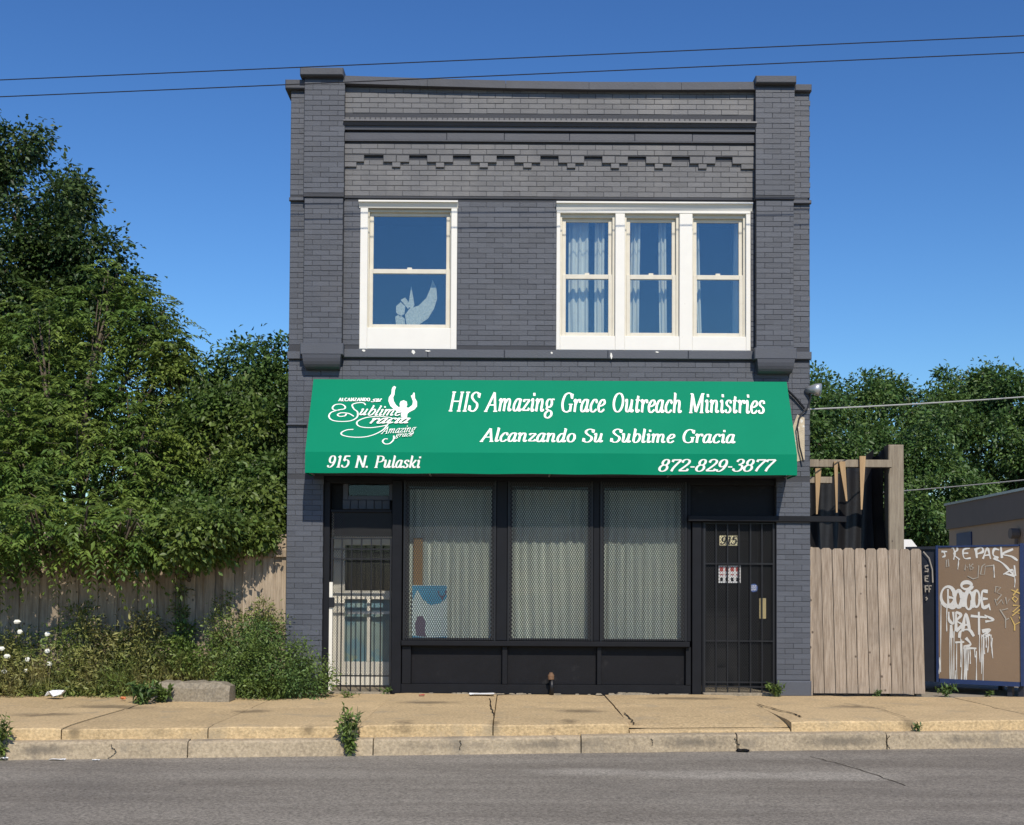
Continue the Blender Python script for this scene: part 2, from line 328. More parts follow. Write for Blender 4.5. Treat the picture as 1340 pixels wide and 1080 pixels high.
def on_walk(px, py):
    q = at_z(px, py, 0.01); z = 0.0095
    if DIP0 < q.x < DIP1: f = max(0.0, (q.y / kerb_y(q.x) - .52) / .48); z -= .078 * f ** 3
    return (q.x, q.y, z)
def on_face(px, z):   # on the kerb face
    x = at_z(px, 975, -0.12).x; f = (z + 0.145) / (-0.155); return (x, kerb_y(x) - 0.166 - 0.02 * f, z)
crack(sidewalk, [on_walk(990, 921), on_walk(1020, 929), on_walk(1040, 934), on_walk(1048, 938)], 0.03)
crack(sidewalk, [on_walk(640, 914), on_walk(643, 925), on_walk(646, 936)], 0.018)
crack(sidewalk, [on_walk(1105, 920), on_walk(1150, 927), on_walk(1185, 938)], 0.014)
crack(sidewalk, [on_walk(817, 932), on_walk(826, 938), on_walk(829, 941)], 0.02)
for ps in ([(983, -0.15), (986, -0.2), (991, -0.28)], [(600, -0.15), (599, -0.24)], [(130, -0.15), (138, -0.22), (128, -0.28)], [(865, -0.15), (866, -0.22)], [(1205, -0.15), (1202, -0.22), (1206, -0.28)]):
    crack(kerb, [on_face(*p) for p in ps], 0.018)
def on_road(px, py): q = at_z(px, py, RZ + 0.004); return (q.x, q.y, RZ + 0.004)
road = bpy.data.objects['road']
crack(road, [on_road(1060, 990), on_road(1100, 1000), on_road(1140, 1012), on_road(1185, 1028)], 0.014)

# ================================================================== BRICK BUILDING
bld = thing('brick_building', 'two storey brick shopfront building painted dark grey with white upper windows', 'building', (0.4, 0.0, 0.0))
XL, XR = fx(373, 890), fx(1060.5, 890)                # outer faces of the end pillars
PL0, PL1, PR0, PR1 = fx(400, 300), fx(450, 300), fx(987.5, 300), fx(1036, 300)     # pilasters
ZT = fz(110, 700)                                     # top of the parapet masonry
ZST = fz(624, 700)                                    # top of the shopfront opening
SX0, SX1 = fx(422, 760), fx(1016, 760)
WL = (fx(471, 360), fx(598, 360), fz(457.5, 535), fz(268, 535))
WR = (fx(728, 360), fx(982, 360), fz(459, 855), fz(270, 855))
def holed(mb, x0, x1, z0, z1, y0, y1, holes):
    xs = sorted({x0, x1, *[h[0] for h in holes], *[h[1] for h in holes]}); zs = sorted({z0, z1, *[h[2] for h in holes], *[h[3] for h in holes]})
    ins = lambda x, z: any(h[0] < x < h[1] and h[2] < z < h[3] for h in holes)
    for i in range(len(xs) - 1):
        for j in range(len(zs) - 1):
            a, b, c, d = xs[i], xs[i+1], zs[j], zs[j+1]
            if ins((a+b)/2, (c+d)/2): continue
            mb.quad((a,y0,c),(b,y0,c),(b,y0,d),(a,y0,d)); mb.quad((a,y1,c),(a,y1,d),(b,y1,d),(b,y1,c))
    for h in holes + [(x0, x1, z0, z1)]:
        a, b, c, d = h
        mb.quad((a,y0,c),(a,y1,c),(a,y1,d),(a,y0,d)); mb.quad((b,y0,c),(b,y0,d),(b,y1,d),(b,y1,c))
        if c > z0 or h[2:] == (z0, z1): mb.quad((a,y0,c),(b,y0,c),(b,y1,c),(a,y1,c))
        mb.quad((a,y0,d),(a,y1,d),(b,y1,d),(b,y0,d))
mb = MB(); holed(mb, XL, XR, 0.0, ZT, 0.0, 0.28, [(SX0, SX1, 0.0, ZST), WL, WR]); mb.build('front_wall', MORTAR, bld)
mb = MB(); mb.box(XL, XL+0.28, 0.282, 14, 0, ZT-0.3).box(XR-0.28, XR, 0.282, 14, 0, ZT-0.3).box(XL+0.282, XR-0.282, 13.75, 14, 0, ZT-0.4)
mb.build('side_wall', PAINT, bld)
MB().box(XL+0.283, XR-0.283, 0.283, 13.7, ZT-0.6, ZT-0.45).build('roof', DARKROOM, bld)
mb = MB().box(XL+0.284, XR-0.284, 0.284, 13.7, ZST+0.15, ZST+0.4); mb.box(XL+0.284, XR-0.284, 3.2, 3.3, 0.0, ZST+0.1)
mb.box(XL+0.284, XR-0.284, 4.2, 4.3, ZST+0.45, ZT-0.65); mb.build('interior', DARKROOM, bld)
# raised masonry layers
Zled = fz(261, 700); Zcor = fz(206, 700)
mb = MB(); mb.box(PL1, PR0, -0.05, 0.0, Zcor, ZT - 0.02); mb.box(PL1, PR0, -0.018, 0.0, Zled, Zcor - 0.001); mb.build('frieze_wall', MORTAR, bld)
zpb = fz(456, 425); zpbr = fz(463, 1010)
for (a, b_, zb, capz) in ((PL0, PL1, zpb, fz(106, 425)), (PR0, PR1, zpbr, fz(115, 1012))):
    mb = MB(); mb.box(a, b_, -0.105, 0.0, zb, Zled - 0.02); mb.box(a - 0.012, b_ + 0.012, -0.125, 0.0, Zled - 0.019, capz); mb.build('pilaster', MORTAR, bld)
for (a, b_) in ((XL + 0.03, PL0), (PR1, XR - 0.03)):
    MB().box(a - 0.03, b_, -0.03, 0.0, Zled - 0.02, ZT - 0.03).build('end_strip', MORTAR, bld)
# ---- bricks
CH, BW = 0.0682, 0.221
specs = []
def field(x0, x1, z0, z1, y, holes=(), key=''):
    k0 = math.ceil((z0 + 0.004) / CH); z = k0 * CH; k = k0
    while z + CH <= z1 + 0.012:
        segs = [(x0, x1)]
        for h in holes:
            if z + CH - 0.012 > h[2] and z + 0.008 < h[3]:
                ns = []
                for a, b in segs:
                    if h[1] <= a or h[0] >= b: ns.append((a, b)); continue
                    if h[0] > a: ns.append((a, h[0]))
                    if h[1] < b: ns.append((h[1], b))
                segs = ns
        for a, b in segs:
            x = a + (0 if k % 2 else -BW / 2) ; 
            if segs[0][0] != x0 or a != x0: x = x0 + (0 if k % 2 else -BW/2) + math.floor((a - x0) / BW) * BW
            while x < b:
                l, r = max(x, a), min(x + BW, b)
                if r - l > 0.03: specs.append((l + 0.0022, r - 0.0022, z + 0.0022, z + CH - 0.0022, y, key))
                x += BW
        z += CH; k += 1
wh = [(WL[0]-.002, WL[1]+.002, WL[2]-.10, WL[3]+.03), (WR[0]-.002, WR[1]+.002, WR[2]-.10, WR[3]+.03)]
Zs0, Zs1 = fz(470, 700), fz(459, 700)                 # string course
field(PL1, PR0, ZST, Zs0 - 0.005, 0.0); field(PL1, PR0, Zs1, Zled - 0.01, 0.0, wh)
field(PL1, PR0, Zled, Zcor - 0.01, -0.018, [], 'f'); field(PL1, PR0, fz(205.5), fz(190), -0.05, [], 'f')
field(PL1, PR0, fz(157), fz(119), -0.05, [], 'f')
for a, b_, zb, zt in ((PL0, PL1, zpb, fz(107, 425)), (PR0, PR1, zpbr, fz(116, 1012))):
    field(a, b_, zb, Zled - 0.025, -0.105); field(a - 0.012, b_ + 0.012, Zled, zt, -0.125)
    field(a, b_, ZST, zb - 0.18, 0.0)
for a, b_ in ((XL, PL0), (PR1, XR)):
    field(a, b_, Zs0 + 0.02 if False else ZST, Zs0 - 0.02, 0.0); field(a, b_, Zs1 + 0.02, Zled - 0.025, 0.0); field(a, b_, Zled, ZT - 0.05, -0.03)
field(XL, SX0, 0.0, ZST, 0.0); field(SX1, XR, 0.2, ZST, 0.0)
ub = MB().bbox(-0.5, 0.5, -0.5, 0.5, -0.5, 0.5, 0.04)
# shared brick mesh is one standard stretcher; cut bricks are scaled copies
std = MB().bbox(-BW/2+.0025, BW/2-.0025, -0.006, 0.02, -CH/2+.0025, CH/2-.0025, 0.0025)
bme = bpy.data.meshes.new('brick'); bme.from_pydata(std.v, [], std.f); bme.materials.append(PAINTB)
cand = [s for s in specs if s[5] == 'f' and s[1] - s[0] > 0.2]
cand = sorted(cand, key=lambda s: -s[2])[:300]; chosen = set(cand)
rest = MB(); restf = MB()
for s in specs:
    dy = jit(0.0025)
    if s in chosen:
        o = bpy.data.objects.new('brick', bme); C.objects.link(o); o.parent = bld
        o.matrix_parent_inverse = Matrix.Translation(-bld.location)
        o.location = ((s[0]+s[1])/2, s[4] + dy, (s[2]+s[3])/2); o.rotation_euler = (jit(0.01), jit(0.006), jit(0.006))
    else:
        ch = random.uniform(0.0015, 0.003); e = jit(0.0012); t = 0.0045 if random.random() < 0.3 else 0; q = 0.0022 if random.random() < .3 else 0; dy *= .7
        (restf if s[5] == 'f' else rest).bbox(s[0]+e, s[1]+e+t, s[4]-0.0055+dy, s[4]+0.02, s[2]+jit(.0012), s[3]+jit(.0012)+q, ch)
rest.build('brickwork', PAINT, bld, kind='stuff'); restf.build('frieze_brickwork', PAINTF, bld, kind='stuff')
# rowlock course under the parapet bricks
mb = MB(); x = PL1 + 0.004; zr0, zr1 = fz(163, 700), fz(157, 700)
while x < PR0 - 0.06:
    mb.bbox(x, x + 0.062, -0.06 + jit(.002), -0.03, zr0, zr1, 0.006); x += 0.068
mb.build('rowlock_course', PAINTF, bld, kind='stuff')
# cornice and frieze band
zc = [fz(p, 700) for p in (163, 166, 170, 175, 177, 187, 189)]
MB().profile([(-0.05, zc[0]), (-0.17, zc[0]-0.01), (-0.175, zc[1]), (-0.15, zc[1]-.005), (-0.13, zc[2]), (-0.11, zc[2]-.004), (-0.105, zc[3]), (-0.052, zc[3])], PL1 + .001, PR0 - .001).build('cornice', TRIMDK, bld)
xs = [PL1 + .001, fx(585, 180), fx(660, 180), fx(745, 180), fx(830, 180), fx(905, 180), PR0 - .001]
for a, b_ in zip(xs[:-1], xs[1:]):
    MB().bbox(a + .002, b_ - .002, -0.075 + jit(.002), -0.045, zc[5], zc[4], 0.004).build('frieze_panel', TRIMDK, bld)
MB().bbox(PL1 + .002, PR0 - .002, -0.085, -0.045, zc[6], zc[5] - .001, 0.004).build('frieze_moulding', TRIMDK, bld)
# stepped corbel table
zd = [fz(p, 700) for p in (206, 215, 221.5)]
def corb(a, b_, z0, z1, y): MB().bbox(a, b_, y, 0.0, z0, z1, 0.005).build('corbel_block', PAINTB, bld)
for k in range(8):
    c = fx(519 + 57.1 * k, 210); corb(c - 0.17, c - 0.002, zd[1], zd[0] - .001, -0.055 + jit(.003)); corb(c + 0.002, c + 0.17, zd[1], zd[0] - .001, -0.055 + jit(.003))
    corb(c - 0.055, c + 0.055, zd[2], zd[1] - .001, -0.05)
corb(PL1 + .002, fx(477, 210), zd[1], zd[0] - .001, -0.055); corb(PL1 + .002, fx(467, 210), zd[2], zd[1] - .001, -0.05)
corb(fx(957.5, 210), PR0 - .002, zd[1], zd[0] - .001, -0.055); corb(fx(969, 210), PR0 - .002, zd[2], zd[1] - .001, -0.05)
# string course under the upper windows, ledge strips, corbels under the pilasters
xs = [PL1 + .002, fx(560, 465), fx(660, 465), fx(795, 465), fx(900, 465), PR0 - .002]
for a, b_ in zip(xs[:-1], xs[1:]): MB().bbox(a + .0015, b_ - .0015, -0.05 + jit(.002), 0.0, Zs0, Zs1, 0.008).build('string_course', PAINT, bld)
for a, b_, p in ((XL - .015, PL0, 425), (PR1, XR + .015, 1012)):
    MB().bbox(a, b_, -0.045, 0.0, fz(471, p), fz(461, p), 0.008).build('string_course', PAINT, bld)
    MB().bbox(a + .005, b_, -0.05, 0.0, Zled - 0.05, Zled - 0.004, 0.008).build('ledge', PAINT, bld)
for a, b_, px, dpy in ((PL0, PL1, 425, 0), (PR0, PR1, 1010, 6)):
    zt, zm, zb = fz(452 + dpy, px), fz(467 + dpy, px), fz(484.5 + dpy, px)
    MB().bbox(a - 0.03, b_ + 0.03, -0.155, 0.0, zm, zt, 0.01).build('corbel_plinth', PAINT, bld)
    mb = MB(); n = 7; w0, w1 = b_ - a, (b_ - a) * 0.86; rows = []
    for i in range(n):
        u = i / (n - 1); z = zm - 0.001 + (zb - zm) * math.sin(u * math.pi / 2); d = 0.145 * math.cos(u * math.pi / 2) ** 0.6 + 0.03; h = (w0 + (w1 - w0) * u) / 2; c = (a + b_) / 2
        rows.append([(c - h, 0.0, z), (c - h, -d, z), (c + h, -d, z), (c + h, 0.0, z)])
    mb.v = [q for r in rows for q in r]; mb.f = [(i*4+k, i*4+k+1, i*4+k+5, i*4+k+4) for i in range(n-1) for k in range(3)] + [((n-1)*4, (n-1)*4+1, (n-1)*4+2, (n-1)*4+3), (3, 2, 1, 0)]
    mb.build('corbel', TRIMDK, bld, smooth=False)
# coping stones with a slight sag, and the pilaster caps
cx = [PL1 + .01] + [fx(p, 110) for p in (560, 662, 770, 890)] + [PR0 - .012]
def sag(x): u = (x - PL1) / (PR0 - PL1); return fz(104.5, 460) + (fz(112.5, 980) - fz(104.5, 460)) * u - 0.035 * math.sin(u * math.pi)
for a, b_ in zip(cx[:-1], cx[1:]):
    za, zb = sag(a), sag(b_); h = 0.105
    MB().hexa([(a+.002,-0.14,za-h),(b_-.002,-0.14,zb-h),(b_-.002,0.34,zb-h),(a+.002,0.34,za-h),(a+.002,-0.13,za),(b_-.002,-0.13,zb),(b_-.002,0.34,zb+.02),(a+.002,0.34,za+.02)]).build('coping_stone', COPING, bld)
for (p0, p1, t, b_, yf) in ((375, 401.5, 108, 120, -0.10), (396, 452, 97, 107, -0.21), (985, 1037.5, 107.5, 117, -0.21), (1038, 1060, 114, 123, -0.10)):
    c = (p0 + p1) / 2
    MB().bbox(fx(p0, t), fx(p1, t), yf, 0.32 if yf > -.2 else 0.36, fz(b_, c), fz(t, c), 0.012).build('pilaster_cap', COPING, bld)
# painted concrete base of the right pillar, beige patch, conduit
MB().bbox(SX1, XR + .01, -0.03, 0.0, -0.01, 0.195, 0.015).build('pillar_base', PAINT, bld)
mb = MB(); mb.prism([(fx(1040, 560), fz(603)), (fx(1052.5, 560), fz(600)), (fx(1052.5, 560), fz(545)), (fx(1043, 560), fz(541)), (fx(1036, 560), fz(560)), (fx(1035, 560), fz(585))], -0.014, 0.0)
mb.build('bare_patch', STUCCO, bld, label='patch of bare beige stucco where grey paint is missing')
MB().tube([(XL - .01, -0.03, fz(556, 380)), (fx(402, 556), -0.03, fz(556, 380))], 0.014).build('conduit', PAINT, bld)
# ---- upper windows
def sash(win, x0, x1, z0, z1, y, stile, rail_t, rail_b, pane=GLASS):
    mb = MB(); d = 0.035
    mb.bbox(x0, x0+stile, y, y+d, z0, z1, .004).bbox(x1-stile, x1, y, y+d, z0, z1, .004)
    mb.bbox(x0+stile, x1-stile, y+.001, y+d, z1-rail_t, z1, .004).bbox(x0+stile, x1-stile, y+.001, y+d, z0, z0+rail_b, .004)
    mb.build('sash', WHITE2, win)
    MB().box(x0+stile-.005, x1-stile+.005, y+.015, y+.02, z0+rail_b-.005, z1-rail_t+.005).build('pane', pane, win)
def unit(win, px0, px1, gx0, gx1, pt, g0, m0, m1, g1, pb, c):
    # opening px0..px1; glass gx0..gx1; rows: opening top, glass top, meeting rail, glass bottom, panel bottom
    X0, X1 = fx(px0, 360), fx(px1, 360); G0, G1 = fx(gx0, 360), fx(gx1, 360)
    z = lambda p: fz(p, c)
    sx0, sx1 = G0 - 0.05, G1 + 0.05
    mb = MB(); mb.bbox(X0, sx0, 0.03, 0.13, z(g1)-.05, z(pt), .004).bbox(sx1, X1, 0.03, 0.13, z(g1)-.05, z(pt), .004).box(sx0, sx1, 0.035, 0.13, z(g0)+.045, z(pt))
    mb.build('jamb', WHITE2, win)
    sash(win, sx0 + .001, sx1 - .001, z(m1), z(g0) + .045, 0.075, 0.05, 0.045, (z(m0) - z(m1)))
    sash(win, sx0 + .001, sx1 - .001, z(g1) - .05, z(m0) - .004, 0.035, 0.05, (z(m0) - z(m1)), 0.05)
    MB().box((sx0+sx1)/2-.03, (sx0+sx1)/2+.03, 0.05, 0.075, z(m0)-.003, z(m0)+.02).build('sash_lock', WHITE2, win)
    MB().bbox(X0, X1, -0.012, 0.13, z(pb), z(g1) - .055, .006).build('sill_panel', WHITE, win)
def head(win, p0, p1, pt, pm, c):
    zt, zm = fz(pt, c), fz(pm, c); a, b_ = fx(p0, 270), fx(p1, 270)
    MB().profile([(0.0, zt), (-0.075, zt - .004), (-0.075, zt - .025), (-0.045, zt - .03), (-0.015, zm), (0.0, zm)], a, b_).build('head_moulding', WHITE, win)
w1 = thing('w', '', '', (WL[0], 0, WL[2])); w1.name = 'window'; w1.parent = bld; w1.matrix_parent_inverse = Matrix.Translation(-bld.location)
w2 = thing('w', '', '', (WR[0], 0, WR[2])); w2.name = 'window'; w2.parent = bld; w2.matrix_parent_inverse = Matrix.Translation(-bld.location)
for w, l in ((w1, 'single white sash window on upper floor'), (w2, 'triple white sash window on upper floor')):
    del w['category']; w['label'] = l
def sub(name, mb, m, par, **k):    # part of a part: par is an Empty child of bld, its world origin is par.location
    return mb.build(name, m, par, **k)
unit(w1, 481, 590, 487.5, 583.5, 272, 281, 351, 357, 424, 457.3, 535)
mb = MB(); mb.bbox(fx(471, 360), fx(481, 360), -0.015, 0.13, fz(457.5, 535), fz(272.5, 535), .006); mb.build('casing', WHITE, w1); MB().bbox(fx(590, 360), fx(598, 360), -0.015, 0.13, fz(457.5, 535), fz(272.5, 535), .006).build('side_casing', WHITE, w1); head(w1, 470, 599.5, 264, 273, 535)
for (a, b_, g0, g1) in ((733, 805, 740.5, 796.5), (817.5, 889, 825, 880), (906, 976, 912.5, 968)):
    unit(w2, a, b_, g0, g1, 280, 289, 358.5, 364.5, 435, 459, 855)
for (a, b_) in ((728, 733), (805, 817.5), (889, 906), (976, 982)):
    MB().bbox(fx(a, 360), fx(b_, 360), -0.015, 0.13, fz(459, 855), fz(280, 855), .006).build({728: 'casing', 976: 'side_casing'}.get(a, 'mullion'), WHITE, w2)
MB().bbox(fx(728, 360), fx(982, 360), -0.018, 0.13, fz(280, 855) + .001, fz(276.5, 855), .005).build('head_board', WHITE, w2); head(w2, 728, 984, 266, 276.6, 855)
for px, py, w_, h_ in ((541, 461, 5, 6), (800, 466, 3, 9), (476, 459, 5, 3), (722, 462, 3, 3), (560, 459.5, 8, 2), (860, 461, 5, 2)):
    c = at(px, py, -.053); u = .005
    MB().prism([(c.x - w_*u, c.z), (c.x - w_*u*.3, c.z - h_*u*.7), (c.x + w_*u*.2, c.z - h_*u), (c.x + w_*u, c.z - h_*u*.1), (c.x + w_*u*.4, c.z + h_*u*.8), (c.x - w_*u*.6, c.z + h_*u)], -.0535, -.0505).build('paint_chip', WHITE, bld)
# ---- shopfront
SH = 0.02   # front plane of the steel and timber frame
def part(name, m, parent, x0, x1, z0, z1, y0, y1, b=.006, label=None): return MB().bbox(x0, x1, y0, y1, z0, z1, b).build(name, m, parent, label=label)
X = lambda p, q=760: fx(p, q, 0.05); Z = lambda p, c=700: fz(p, c, 0.05)
part('lintel', BLACK, bld, SX0 + .002, SX1 - .002, Z(634), ZST - .003, 0.06, 0.27)
zsill0, zsill1 = Z(846), Z(839)
part('shop_sill', BLACK, bld, X(526), X(902), zsill0, zsill1, -0.03, 0.25, .01)
part('base_rail', BLACK, bld, X(526), X(904), 0.0, Z(896), 0.03, 0.2)
for a, b_ in ((526, 538), (657, 664), (781, 787), (897, 904)):
    part('base_stile', BLACK, bld, X(a, 870), X(b_, 870), Z(896) + .001, zsill0 - .001, 0.028, 0.2)
for a, b_ in ((538, 657), (664, 781), (787, 897)):
    part('base_panel', BLACKP, bld, X(a, 870) + .001, X(b_, 870) - .001, Z(896) + .002, zsill0 - .002, 0.10, 0.2, .002)
def diamonds(x0, x1, z0, z1, y, pitch=0.031, ratio=1.8, w=0.0085):
    # two families of diagonal strands clipped to the rectangle (expanded metal)
    mb = MB(); W, H = x1 - x0, z1 - z0
    for sgn in (1, -1):
        k = -H / ratio
        while k < W:
            p, q = (k, 0.0), (k + H / ratio, H)            # x = k + z/ratio
            za, zb = max(0, -k * ratio), min(H, (W - k) * ratio)
            if zb - za > 0.004:
                xa, xb = k + za / ratio, k + zb / ratio
                if sgn < 0: xa, xb = W - xa, W - xb
                yy = y + (0.002 if sgn > 0 else 0.0)
                mb.quad((x0+xa-w/2, yy, z0+za), (x0+xa+w/2, yy, z0+za), (x0+xb+w/2, yy, z0+zb), (x0+xb-w/2, yy, z0+zb))
            k += pitch
    return mb
def empty_part(name, loc, label=None):
    o = bpy.data.objects.new(name, None); C.objects.link(o); o.location = loc; o.parent = bld; o.matrix_parent_inverse = Matrix.Translation(-bld.location); o.empty_display_size = .1
    if label: o['label'] = label
    return o
for i, (a, b_) in enumerate(((527.5, 649), (664, 776), (785, 899))):
    wn = empty_part('shop_window', (X((a+b_)/2), 0.1, zsill1))
    x0, x1 = X(a), X(b_); z0, z1 = zsill1 + .001, Z(630)
    mb = MB(); mb.bbox(x0, x0+.06, 0.06, 0.2, z0, z1).bbox(x1-.06, x1, 0.06, 0.2, z0, z1).bbox(x0+.06, x1-.06, 0.061, 0.2, z0, z0+.03).bbox(x0+.06, x1-.06, 0.061, 0.2, z1-.06, z1)
    mb.build('frame', BLACK, wn)
    MB().box(x0+.055, x1-.055, 0.15, 0.155, z0+.025, z1-.055).build('pane', SHOPGLASS, wn)
    diamonds(x0+.02, x1-.02, z0+.01, z1-.01, 0.045).build('security_mesh', MESHM, wn, kind='stuff')
    for xx in (x0+.014, x1-.014): MB().box(xx-.012, xx+.012, 0.035, 0.058, z0+.002, z1).build('mesh_frame', IRON, wn)
for a, b_ in ((512.5, 526), (649, 664), (776, 785), (899, 904.5)):
    low = 0.0 if a in (512.5,) else zsill1 + .002
    part('post', BLACK, bld, X(a) + .002, X(b_) - .002, low, Z(630), 0.025 if a == 512.5 else 0.055, 0.24)
part('post', BLACK, bld, X(905.5), X(918), 0.0, Z(683, 910), 0.03, 0.24)
part('jamb_post', BLACK, bld, SX0 + .002, X(431), 0.0, Z(632), 0.05, 0.24)
part('fascia_panel', BLACKP, bld, X(905), SX1 - .003, Z(676, 950), Z(632), 0.12, 0.2, .003)
part('steel_beam', BLACK, bld, fx(900, 678), fx(1107, 678, -0.02), fz(683, 1000), fz(675.5, 1000), -0.055, -0.008, .004, label='black steel bar running past the right pillar over the gate')
# step and floor of the recesses
part('door_step', OLDCON, bld, SX0 + .01, X(512), -0.01, 0.02, -0.04, 0.95); part('door_step', OLDCON, bld, X(919), SX1 - .004, -0.01, 0.035, -0.05, 1.3)
# recess walls
mb = MB(); mb.box(SX0-.05, SX0-.001, 0.29, 1.0, 0, ZST).box(X(514), X(520), 0.245, 1.0, 0, ZST); mb.build('recess_wall', PALEDOOR, bld)
mb = MB(); mb.box(X(909), X(914), 0.245, 1.4, 0, ZST).box(SX1+.001, SX1+.05, 0.29, 1.4, 0, ZST); mb.build('recess_wall', BLACK, bld)
# left transom window above the gate, in its shaded recess
tw = empty_part('transom_window', (X(480), 0.2, Z(665)))
x0, x1, z0, z1 = X(446), X(516) - .02, Z(655), Z(622); mb = MB()
mb.bbox(x0, x0+.07, 0.16, 0.24, z0, z1).bbox(x1-.07, x1, 0.16, 0.24, z0, z1).bbox(x0+.07, x1-.07, 0.161, 0.24, z0, z0+.06)
mb.build('frame', TRIMDK, tw); MB().box(x0+.06, x1-.06, 0.2, 0.205, z0+.05, z1).build('pane', SHOPGLASS, tw); MB().box(SX0+.01, X(514), 0.243, 0.25, Z(669), ZST).build('dark_interior_sheet', BLACKP, tw)  # black sheet behind the pane stands in for the unlit interior
for k in range(6): part('tile', COPING, tw, x0 + k*.105, x0 + k*.105 + .1, Z(667), z0 - .002, 0.15, 0.24)
# entrance doors inside the recesses
d1 = empty_part('entrance_door', (X(470), 0.8, 0.02), 'pale glazed door with white rails behind the left gate')
x0, x1, z0, z1, y = SX0 + .02, X(513), 0.025, Z(700), 0.82; xm = X(474)
mb = MB(); mb.bbox(x0, x0+.16, y, y+.05, z0, z1).bbox(x1-.07, x1, y, y+.05, z0, z1).bbox(x0+.16, x1-.07, y+.001, y+.05, z0, z0+.34).bbox(x0+.16, x1-.07, y+.001, y+.05, z1-.12, z1).bbox(x0+.16, x1-.07, y+.001, y+.05, 1.22, 1.34)
mb.bbox(xm-.025, xm+.025, y-.004, y+.05, z0+.34, 1.22); mb.build('door_frame', PALEDOOR, d1)
MB().box(x0+.155, x1-.065, y+.025, y+.03, z0+.33, z1-.11).build('pane', SHOPGLASS, d1)
MB().box(x0+.15, x1-.06, y+.06, y+.065, z0+.3, 1.25).build('backing_board', mat('mottled_board', (0.35, 0.38, 0.36), 0.7, var=0.4, scale=5, spots=[((0.2, 0.3, 0.36), 3, 0.5, 0.1), ((0.5, 0.45, 0.28), 4, 0.6, 0.1)]), d1)
MB().box(x0+.19, x1-.09, y-.05, y-.02, 1.02, 1.06).build('push_bar', GALV, d1)
d2 = empty_part('entrance_door', (X(967), 1.15, 0.035), 'dark panelled door deep behind the right gate')
x0, x1, z1, y = X(914) + .01, SX1 - .01, Z(690, 960), 1.18
mb = MB(); mb.bbox(x0, x0+.14, y, y+.05, .04, z1).bbox(x1-.14, x1, y, y+.05, .04, z1).bbox(x0+.14, x1-.14, y+.001, y+.05, .04, .3).bbox(x0+.14, x1-.14, y+.001, y+.05, z1-.14, z1).bbox(x0+.14, x1-.14, y+.001, y+.05, 1.0, 1.12)
mb.build('door_frame', BLACK, d2); MB().box(x0+.13, x1-.13, y+.02, y+.03, .29, z1-.13).build('door_panel', BLACKP, d2)
MB().box(x0+.02, x1, y+.05, y+.06, z1, ZST).build('transom_panel', BLACKP, d2)
# security gates, every bar a part
def gate(name, x0, x1, z0, z1, y, nbar, rails, label, meshz):
    g_ = empty_part(name, ((x0+x1)/2, y, z0), label)
    for k in range(nbar):
        x = x0 + (x1 - x0) * k / (nbar - 1); r = 0.011 if k in (0, nbar-1) else 0.008
        MB().box(x-r, x+r, y-r, y+r, z0, z1).build('bar', IRON, g_)
    for z in rails: MB().box(x0-.008, x1+.008, y-.012, y+.014, z-.009, z+.009).build('rail', IRON, g_)
    diamonds(x0, x1, meshz[0], meshz[1], y+.022, 0.032, 1.3, 0.005).build('security_mesh', MESHM, g_, kind='stuff')
    return g_
g1 = gate('security_gate', X(434), X(511), 0.0, Z(705), 0.07, 7, [Z(706), Z(720), Z(733), Z(886), Z(899)], 'black barred gate with fine mesh across the left doorway', (Z(886), Z(720)))
MB().box(X(431), X(434) + .012, 0.055, 0.1, 0.03, 1.45).build('gate_stile', PALEDOOR, g1)
MB().box(X(431), X(438), 0.03, 0.06, 1.12, 1.25).build('lock_box', IRON, g1)
mb = diamonds(X(433), X(512), Z(704), Z(672), 0.075, 0.03, 1.2); mb.build('transom_mesh', MESHM, bld, kind='stuff')
part('gate_header', BLACK, bld, X(432), X(512), Z(672), Z(668), 0.05, 0.1)
g2 = gate('security_gate', X(922), X(1012), 0.03, Z(684, 965), 0.05, 7, [Z(685, 965), Z(738, 965), Z(839, 965), Z(893, 965), Z(899, 965)], 'black barred gate with house number plate across the right doorway', (0.06, Z(686, 965)))
mb = MB(); mb.box(X(919), X(922)-.012, 0.04, 0.09, 0.03, Z(683, 965)); mb.build('gate_stile', BLACK, g2); MB().box(X(1012)+.012, SX1-.003, 0.04, 0.09, 0.03, Z(683, 965)).build('latch_stile', BLACK, g2)
part('lock_plate', mat('old_brass', (0.3, 0.24, 0.12), 0.5, var=0.3, scale=12, metal=0.4), g2, X(994, 810), X(1003, 810), Z(810, 1000), Z(783, 1000), 0.07, 0.1, .003)
# standpipe at the shopfront base
sp = empty_part('standpipe', (fx(722, 890, -.06), -0.06, 0.0), 'old capped standpipe poking from the shopfront base')
mb = MB().tube([(fx(722, 890, -.06), -0.07, 0.0), (fx(722, 890, -.06), -0.07, 0.2)], 0.028, 10); mb.tube([(fx(722, 890), -0.07, 0.17), (fx(722, 890), 0.11, 0.2)], 0.03, 10); mb.build('pipe', IRON, sp, smooth=True)
MB().tube([(fx(721, 890, -.06), -0.07, 0.2), (fx(721, 890, -.06), -0.07, 0.25), (fx(721, 890, -.06), -0.07, 0.29)], [0.04, 0.042, 0.02], 10).build('pipe_cap', mat('rusty_iron', (0.16, 0.09, 0.05), 0.8, var=0.4, scale=20), sp)
